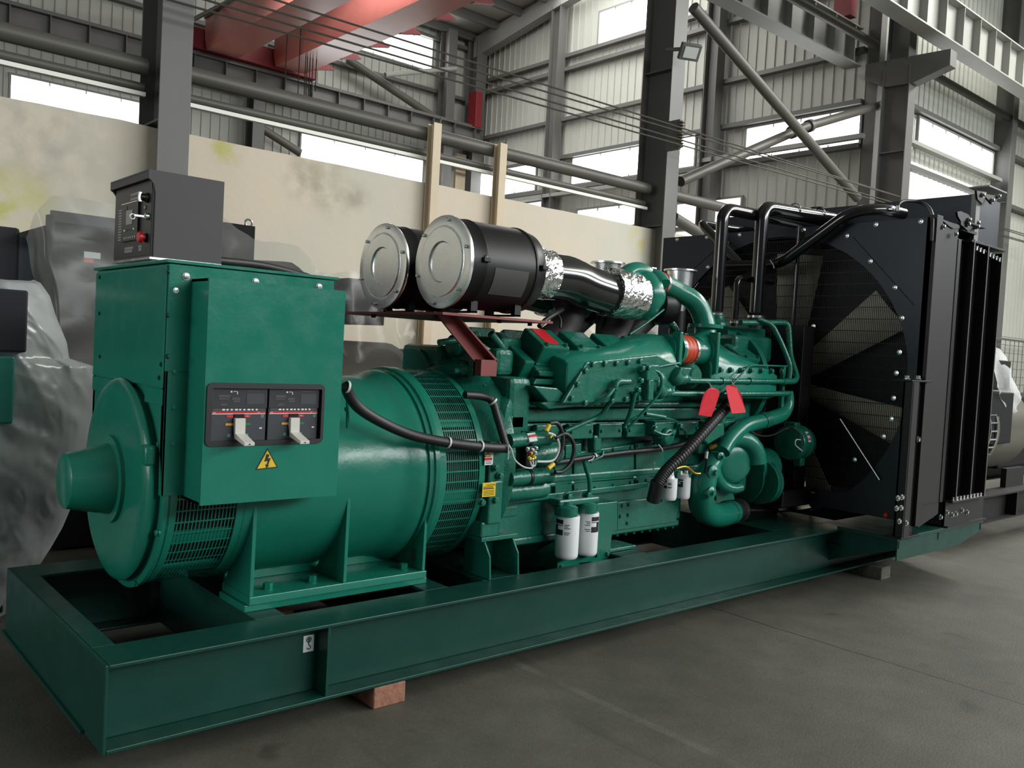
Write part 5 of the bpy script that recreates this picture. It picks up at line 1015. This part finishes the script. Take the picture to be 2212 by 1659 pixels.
for x in (5.0, 5.35): P_('pipe_band', B().lathe((x, .66, 2.635+.06*(x-4.58)/1.14), (1, 0, 0), [(-.006, .049), (-.006, .053), (.006, .053), (.006, .049)], 22, caps=False), BLACKM, pb)
P_('cable_tie', B().tube(curve([at(1663, 562, x=4.74), at(1670, 572, x=4.74), at(1672, 580, x=4.74)]), .004, 6), WIREW, pcx)
for px, py, xx in ((1546, 655, 4.8),): pass
# ---- red paper tags
for lab, pts, y in (('left red paper tag hanging from the green tubes, the darker one', ((1521, 849), (1526, 840), (1538, 837), (1549, 842), (1551, 853), (1546, 880), (1541, 901), (1514, 897), (1517, 870)), .13), ('right red paper tag hanging from the green tubes, the brighter one', ((1571, 838), (1575, 832), (1587, 831), (1595, 838), (1601, 852), (1608, 887), (1607, 891), (1577, 893), (1573, 860)), .12)):
    q = ay(pts, y); c = sum(q, V((0, 0, 0)))/len(q); tilt = .25 if 'brighter' in lab else -.3
    q = [V((p.x, p.y+(p.z-c.z)*tilt*.4+.006*math.sin((p.x-c.x)*60), p.z)) for p in q]; o = tag(put('paper_tag', B().prism(q, (0, .0015, 0)), RED, smooth=0), lab, 'tag', 'red paper tags')
    t = max(q, key=lambda p: p.z); s = B(); s.tube(curve([t+V((0, .002, -.01)), t+V((.01, .03, .02)), V((t.x+.01, .185, t.z+.035))]), .002, 6); put('string', s, WIREW, o)
# ================================================================ blocks under the skid
for x0, x1, y0, y1, m, lab in ((1.045, 1.2, .0, .35, WOOD, 'brown wooden block under the near skid rail'), (5.2, 5.34, -.1, .3, WOODG, 'dark grey block under the skid below the radiator'), (1.1, 1.25, 1.1, 1.45, WOOD, 'wooden block hidden under the far skid rail'), (5.2, 5.34, 1.15, 1.45, WOODG, 'grey block hidden under the far skid rail')):
    tag(put('wood_block', B().box(x0, x1, y0, y1, 0, .0895), m, bevel=.006, smooth=0), lab, 'block', 'packing blocks under the skid')
FILM = plastic('clear_film', .26, (.5,.5,.47), bscale=5, strength=.15, gloss=.06); FILM2 = plastic('hazy_film', .6, (.97,1,1), bscale=5, strength=.25, gloss=.1, tl_=.35, lo=.6); FILM3 = plastic('thin_film', .14, (.5,.5,.47), bscale=6)
MACH = mat('covered_machine_grey', (46,48,54), .6, spec=.3); MACHD = mat('covered_machine_dark', (20,20,22), .7, spec=.2); TEAL = mat('covered_teal_paint', (40,128,112), .4)
def sheet(name, bm, m, lab, sub=1):
    o = tag(put(name, bm, m, smooth=60), lab, 'plastic sheet', 'clear plastic sheets over machines'); return o
def grid(fn, nu, nv):
    b = B(); b.add([fn(i/nu, j/nv) for j in range(nv+1) for i in range(nu+1)], [(j*(nu+1)+i, j*(nu+1)+i+1, (j+1)*(nu+1)+i+1, (j+1)*(nu+1)+i) for j in range(nv) for i in range(nu)]); return b
def crinkle(p, s=6, a=.02): return p+V((noise.noise(p*s), noise.noise(p*s+V((9, 1, 3))), noise.noise(p*s+V((2, 7, 5)))))*a
# ---- wrapped set at the far left
W = root('wrapped_generator', (-.6, 2.6, 0), 'plastic wrapped generator with grey box and teal body at the left edge', 'generator', 'plastic wrapped generators')
q = at(62, 628, y=1.86); q2 = at(62, 762, y=1.86); P_('control_box', B().box(-.9, q.x, 1.86, 2.7, q2.z, q.z), MACH, W, bevel=.01, smooth=0)
P_('terminal_box', B().box(-1.2, q.x-.05, 1.86, 3.0, 1.0, q2.z-.02), TEAL, W, bevel=.01, smooth=0)
P_('alternator_body', B().lathe((-1.6, 2.6, .8), (1, 0, 0), [(0, .2), (.1, .42), (1.7, .42), (1.75, .2)], 32), TEAL, W)
P_('skid', B().box(-3.5, .1, 2.0, 3.2, .02, .3), SKID, W, bevel=.01, smooth=0)
P_('end_plate', B().box(.24, .32, 2.3, 2.9, .25, 1.2), MACH, W, bevel=.01, smooth=0)
sil = [(606, 0, 75), (612, 0, 88), (640, -10, 108), (680, -10, 120), (700, -10, 128), (740, -20, 145), (775, -20, 150), (792, -20, 208), (830, -20, 211), (880, -25, 203), (930, -25, 196), (1000, -25, 183), (1060, -25, 170), (1100, -25, 152), (1140, -25, 135), (1180, -20, 112), (1230, -15, 80), (1300, -20, 32), (1350, -20, 24), (1372, -20, 18)]
def wrapfn(u, v):
    t = v*(len(sil)-1); i = min(int(t), len(sil)-2); f = t-i; a, b2 = sil[i], sil[i+1]; py = a[0]+(b2[0]-a[0])*f; x0 = a[1]+(b2[1]-a[1])*f-330; x1 = a[2]+(b2[2]-a[2])*f
    an = PI*(1-u); px = (x0+x1)/2-(x1-x0)/2*math.cos(PI-an)*-1; px = x0+(x1-x0)*(1-(1-u)**1.6); y = 1.93+.3*u**6
    if v < .12: y += .12-v
    p = at(px, py, y=max(y, 1.55)); q = p+V((p.z*.3, p.z*.2, p.x*.4)); rd = .035*(1-2.2*abs(noise.noise(q*2.6)))+.02*(1-2*abs(noise.noise(q*7+V((3, 1, 8)))))+.008*(1-2*abs(noise.noise(q*19)))
    return p+V((-.25, -.8, .1))*rd*min(1, 6*u*(1-u)+.45)
sheet('plastic_sheet', grid(wrapfn, 100, 120), FILM2, 'crumpled bright plastic sheet over the wrapped generator at the left edge')
# ---- tall machine with tent of film behind it
T_ = root('wrapped_generator', (.9, 3.7, 0), 'tall dark wrapped machine left of the charcoal control box', 'generator', 'plastic wrapped generators')
P_('machine_cabinet', B().box(.62, 1.25, 3.35, 4.6, .3, 2.18), MACHD, T_, bevel=.01, smooth=0)
a_, b_ = at(112, 447, y=3.3), at(262, 470, y=3.3); P_('top_panel', B().box(a_.x, b_.x, 3.3, 3.34, a_.z-.16, a_.z-.02), MACH, T_, smooth=0)
a_, b_ = at(118, 478, y=3.3), at(250, 488, y=3.3); P_('window_band', B().box(a_.x, b_.x, 3.3, 3.33, a_.z-.07, a_.z), mat('dull_grey_band', (150,146,132), .5), T_, smooth=0)
a_, b_ = at(181, 543, y=3.3), at(216, 560, y=3.3); o = P_('rating_label', B().box(a_.x, b_.x, 3.29, 3.3, b_.z, a_.z), PAPER, T_, 'white label with red foot', smooth=0); P_('label_foot', B().box(a_.x, a_.x+.06, 3.288, 3.3, b_.z-.03, b_.z), REDS, o, smooth=0)
P_('frame_post', B().box(*sorted((at(96, 600, y=3.28).x, at(108, 600, y=3.28).x)), 3.24, 3.3, .02, 2.2), MACHD, T_, smooth=0)
P_('skid', B().box(.6, 1.25, 3.3, 4.7, .02, .3), MACHD, T_, smooth=0)
def tent(u, v):
    top = [(52, 515), (75, 465), (110, 424), (140, 427), (200, 434), (300, 448)]; bot = [(128, 790), (140, 800), (150, 820), (165, 830), (230, 900), (330, 930)]
    t = u*5; i = min(int(t), 4); f = t-i; a = V(top[i]).lerp(V(top[i+1]), f); c = V(bot[i]).lerp(V(bot[i+1]), f); p = a.lerp(c, v)
    return crinkle(at(p.x, p.y, y=3.2-.12*v+.25*(1-min(1, u*4))*(1-v)), 4, .03)
sheet('plastic_sheet', grid(tent, 26, 26), FILM, 'tent of clear plastic over the tall dark machine left of the control box')
D_ = root('wrapped_generator', (0, 3.9, 0), 'lower dark grey wrapped machine at the left edge below the yellow wall stain', 'generator', 'plastic wrapped generators')
a_ = at(44, 493, y=3.6); P_('machine_cabinet', B().box(-1.5, a_.x, 3.6, 4.6, .1, a_.z), MACH, D_, bevel=.02, smooth=0)
P_('side_panel', B().box(a_.x, a_.x+.1, 3.65, 4.5, .1, a_.z-.05), mat('slate_panel', (70,76,88), .5), D_, smooth=0)
# ---- machine behind the control box and the alternator
M_ = root('wrapped_generator', (2.2, 3.6, 0), 'dark wrapped engine behind the control box with film draped over', 'generator', 'plastic wrapped generators')
a_, b_ = at(496, 478, y=3.9), at(550, 520, y=3.9); o = P_('lifting_panel', B().box(a_.x-.3, b_.x, 3.9, 3.94, 1.2, at(550, 489, y=3.9).z), MACHD, M_, smooth=0)
p = at(537, 482, y=3.92); b = B(); b.tube([p+V((.03*math.cos(t), 0, .03*math.sin(t))) for t in [2*PI*k/14 for k in range(15)]], .008, 8, caps=False); P_('eye_bolt', b, STEEL, o)
P_('engine_bulk', B().lathe((1.4, 3.5, 1.55), (1, 0, 0), [(0, .2), (.05, .5), (.9, .55), (1.2, .35), (1.25, .1)], 28), MACH, M_)
P_('lower_body', B().box(1.34, 4.4, 3.0, 4.2, .3, 1.45), MACHD, M_, bevel=.03, smooth=0)
a_ = at(780, 745, y=2.9); P_('alternator_hump', B().lathe((a_.x-.35, 3.1, 1.0), (1, 0, 0), [(0, .1), (.05, .5), (.7, .5), (.75, .2)], 32), mat('hump_brown_grey', (74,68,62), .5), M_)
a_, b_ = at(752, 600, y=3.2), at(852, 705, y=3.2); P_('terminal_box', B().box(a_.x, b_.x-.1, 3.2, 3.9, b_.z, a_.z), MACHD, M_, bevel=.01, smooth=0)
P_('skid', B().box(1.32, 6.5, 2.9, 4.3, .02, .3), MACHD, M_, smooth=0)
def drape(u, v):
    top = [(455, 440), (484, 470), (510, 495), (550, 518), (590, 522), (640, 530), (665, 548), (690, 585), (715, 590)]; bot = [(455, 640), (484, 640), (510, 645), (550, 640), (590, 640), (640, 640), (665, 640), (690, 660), (730, 680)]
    t = u*8; i = min(int(t), 7); f = t-i; p = V(top[i]).lerp(V(top[i+1]), f).lerp(V(bot[i]).lerp(V(bot[i+1]), f), v)
    return crinkle(at(p.x, p.y, y=3.15-.25*v), 5, .03)
sheet('plastic_sheet', grid(drape, 30, 16), FILM, 'plastic film draped over the machine just right of the control box')
def drape2(u, v):
    top = [(700, 596), (728, 588), (760, 590), (800, 592), (830, 600), (860, 610)]; bot = [(690, 800), (740, 830), (800, 850), (860, 840), (900, 835), (930, 830)]
    t = u*5; i = min(int(t), 4); f = t-i; p = V(top[i]).lerp(V(top[i+1]), f).lerp(V(bot[i]).lerp(V(bot[i+1]), f), v**.9)
    return crinkle(at(p.x, p.y, y=2.95-.2*v+.1*math.sin(u*14)*v), 6, .03)
sheet('plastic_sheet', grid(drape2, 34, 24), FILM3, 'plastic film hanging below the silver lids of the air cleaners')
def drape3(u, v):
    p = V((1270+180*u, 690+20*abs(u-.5))).lerp(V((1240+260*u, 770)), v); return crinkle(at(p.x, p.y, y=3.0-.2*v), 5, .04)
sheet('plastic_sheet', grid(drape3, 20, 10), FILM, 'plastic film seen through the gap under the turbocharger')
# ---- black set beyond the radiator
K = root('generator_set', (9, .7, 0), 'black diesel generator set beyond the radiator at the right edge', 'generator')
GUN = mat('gunmetal_paint', (32,33,32), .5, metal=.1, spec=.3)
def ib(x0, x1, y0, y1, z0, z1):
    b = B(); ibeam(b, x0, x1, y0, y1, z0, z1); return b
P_('side_rail', ib(6.9, 14, 0, .2, .2, .44), GUN, K, smooth=0); P_('side_rail', ib(6.9, 14, 1.25, 1.45, .2, .44), GUN, K, smooth=0); P_('rail_gusset', B().box(8.02, 8.05, 0, .1, .21, .43), BLACKM, K, smooth=0)
P_('end_beam', B().box(6.9, 7.0, .2, 1.25, .2, .44), GUN, K, smooth=0)
a_ = at(2190, 1078, y=.09); P_('lifting_sticker', B().box(a_.x-.02, a_.x+.02, .085, .093, a_.z-.03, a_.z+.04), PAPER, K, smooth=0)
al = P_('alternator_body', B().lathe((0, .7, .98), (1, 0, 0), [(8.0, .1), (8.0, .5), (8.05, .5), (8.07, .45), (9.0, .45), (9.1, .2)], 40), mat('warm_grey_paint', (104,102,92), .35, metal=.3), K)
b = B()
for k in range(40):
    a = 2*PI*k/40; b.obox((7.9, .7+.5*math.cos(a), .98+.5*math.sin(a)), (.08, 0, 0), V((0, math.cos(a), math.sin(a)))*.004, V((0, -math.sin(a), math.cos(a)))*.007)
for x in (7.82, 7.98): b.lathe((x, .7, .98), (1, 0, 0), [(0, .49), (0, .505), (.012, .505), (.012, .49)], 40, caps=False)
P_('vent_cage', b, ZINC, al, smooth=0); P_('vent_core', B().lathe((7.83, .7, .98), (1, 0, 0), [(0, .1), (0, .47), (.16, .47), (.16, .1)], 32), DARK, al)
P_('foot_plate', B().box(8.15, 8.6, .15, .2, .44, .62), GUN, al, smooth=0)
b = B(); b.prism(ay([(2117, 1065), (2123, 1065), (2138, 1095), (2138, 1115), (2128, 1115), (2128, 1098)], .1), (0, .02, 0)); P_('mount_gusset', b, ZINC, K, smooth=0)
P_('engine_block', B().box(9.2, 12, .6, 1.2, .5, 1.3), MACHD, K, bevel=.03, smooth=0)
q0, q1 = at(2128, 847, y=.22), at(2183, 957, y=.22); P_('terminal_box', B().box(q0.x, q1.x, .22, 1.2, q1.z, q0.z), MACHD, K, bevel=.01, smooth=0)
q0, q1 = at(2126, 775, y=.3), at(2180, 845, y=.3); P_('control_box', B().box(q0.x, q1.x, .3, 1.1, q1.z+.01, q0.z), MACHD, K, bevel=.01, smooth=0)
c = at(2131, 828, y=.1); c2 = at(2136, 828, y=.1); P_('silver_lid', B().lathe((c.x-.02, .3, c.z), (1, 0, 0), [(0, .02), (0, .11), (.01, .11), (.012, .15), (.03, .16), (.06, .155)], 32), STEEL, K, 'round silver air cleaner lid')
def fw(u, v):
    p = V((2128+70*u, 742+8*noise.noise(V((u*9, 0, 0)))+20*u)).lerp(V((2182+26*u, 900-20*u)), v) if u < .5 else V((2163+10*u, 758+18*u)).lerp(V((2205, 880)), v)
    return crinkle(at(p.x, p.y, y=.25+.3*u-.1*math.sin(PI*v)), 5, .06)
o = tag(put('plastic_sheet', grid(fw, 16, 14), plastic('bright_film', .9, (.95, .95, .95), 8, .4), smooth=60), 'bright white film over the black generator at the right edge', 'plastic sheet', 'clear plastic sheets over machines')
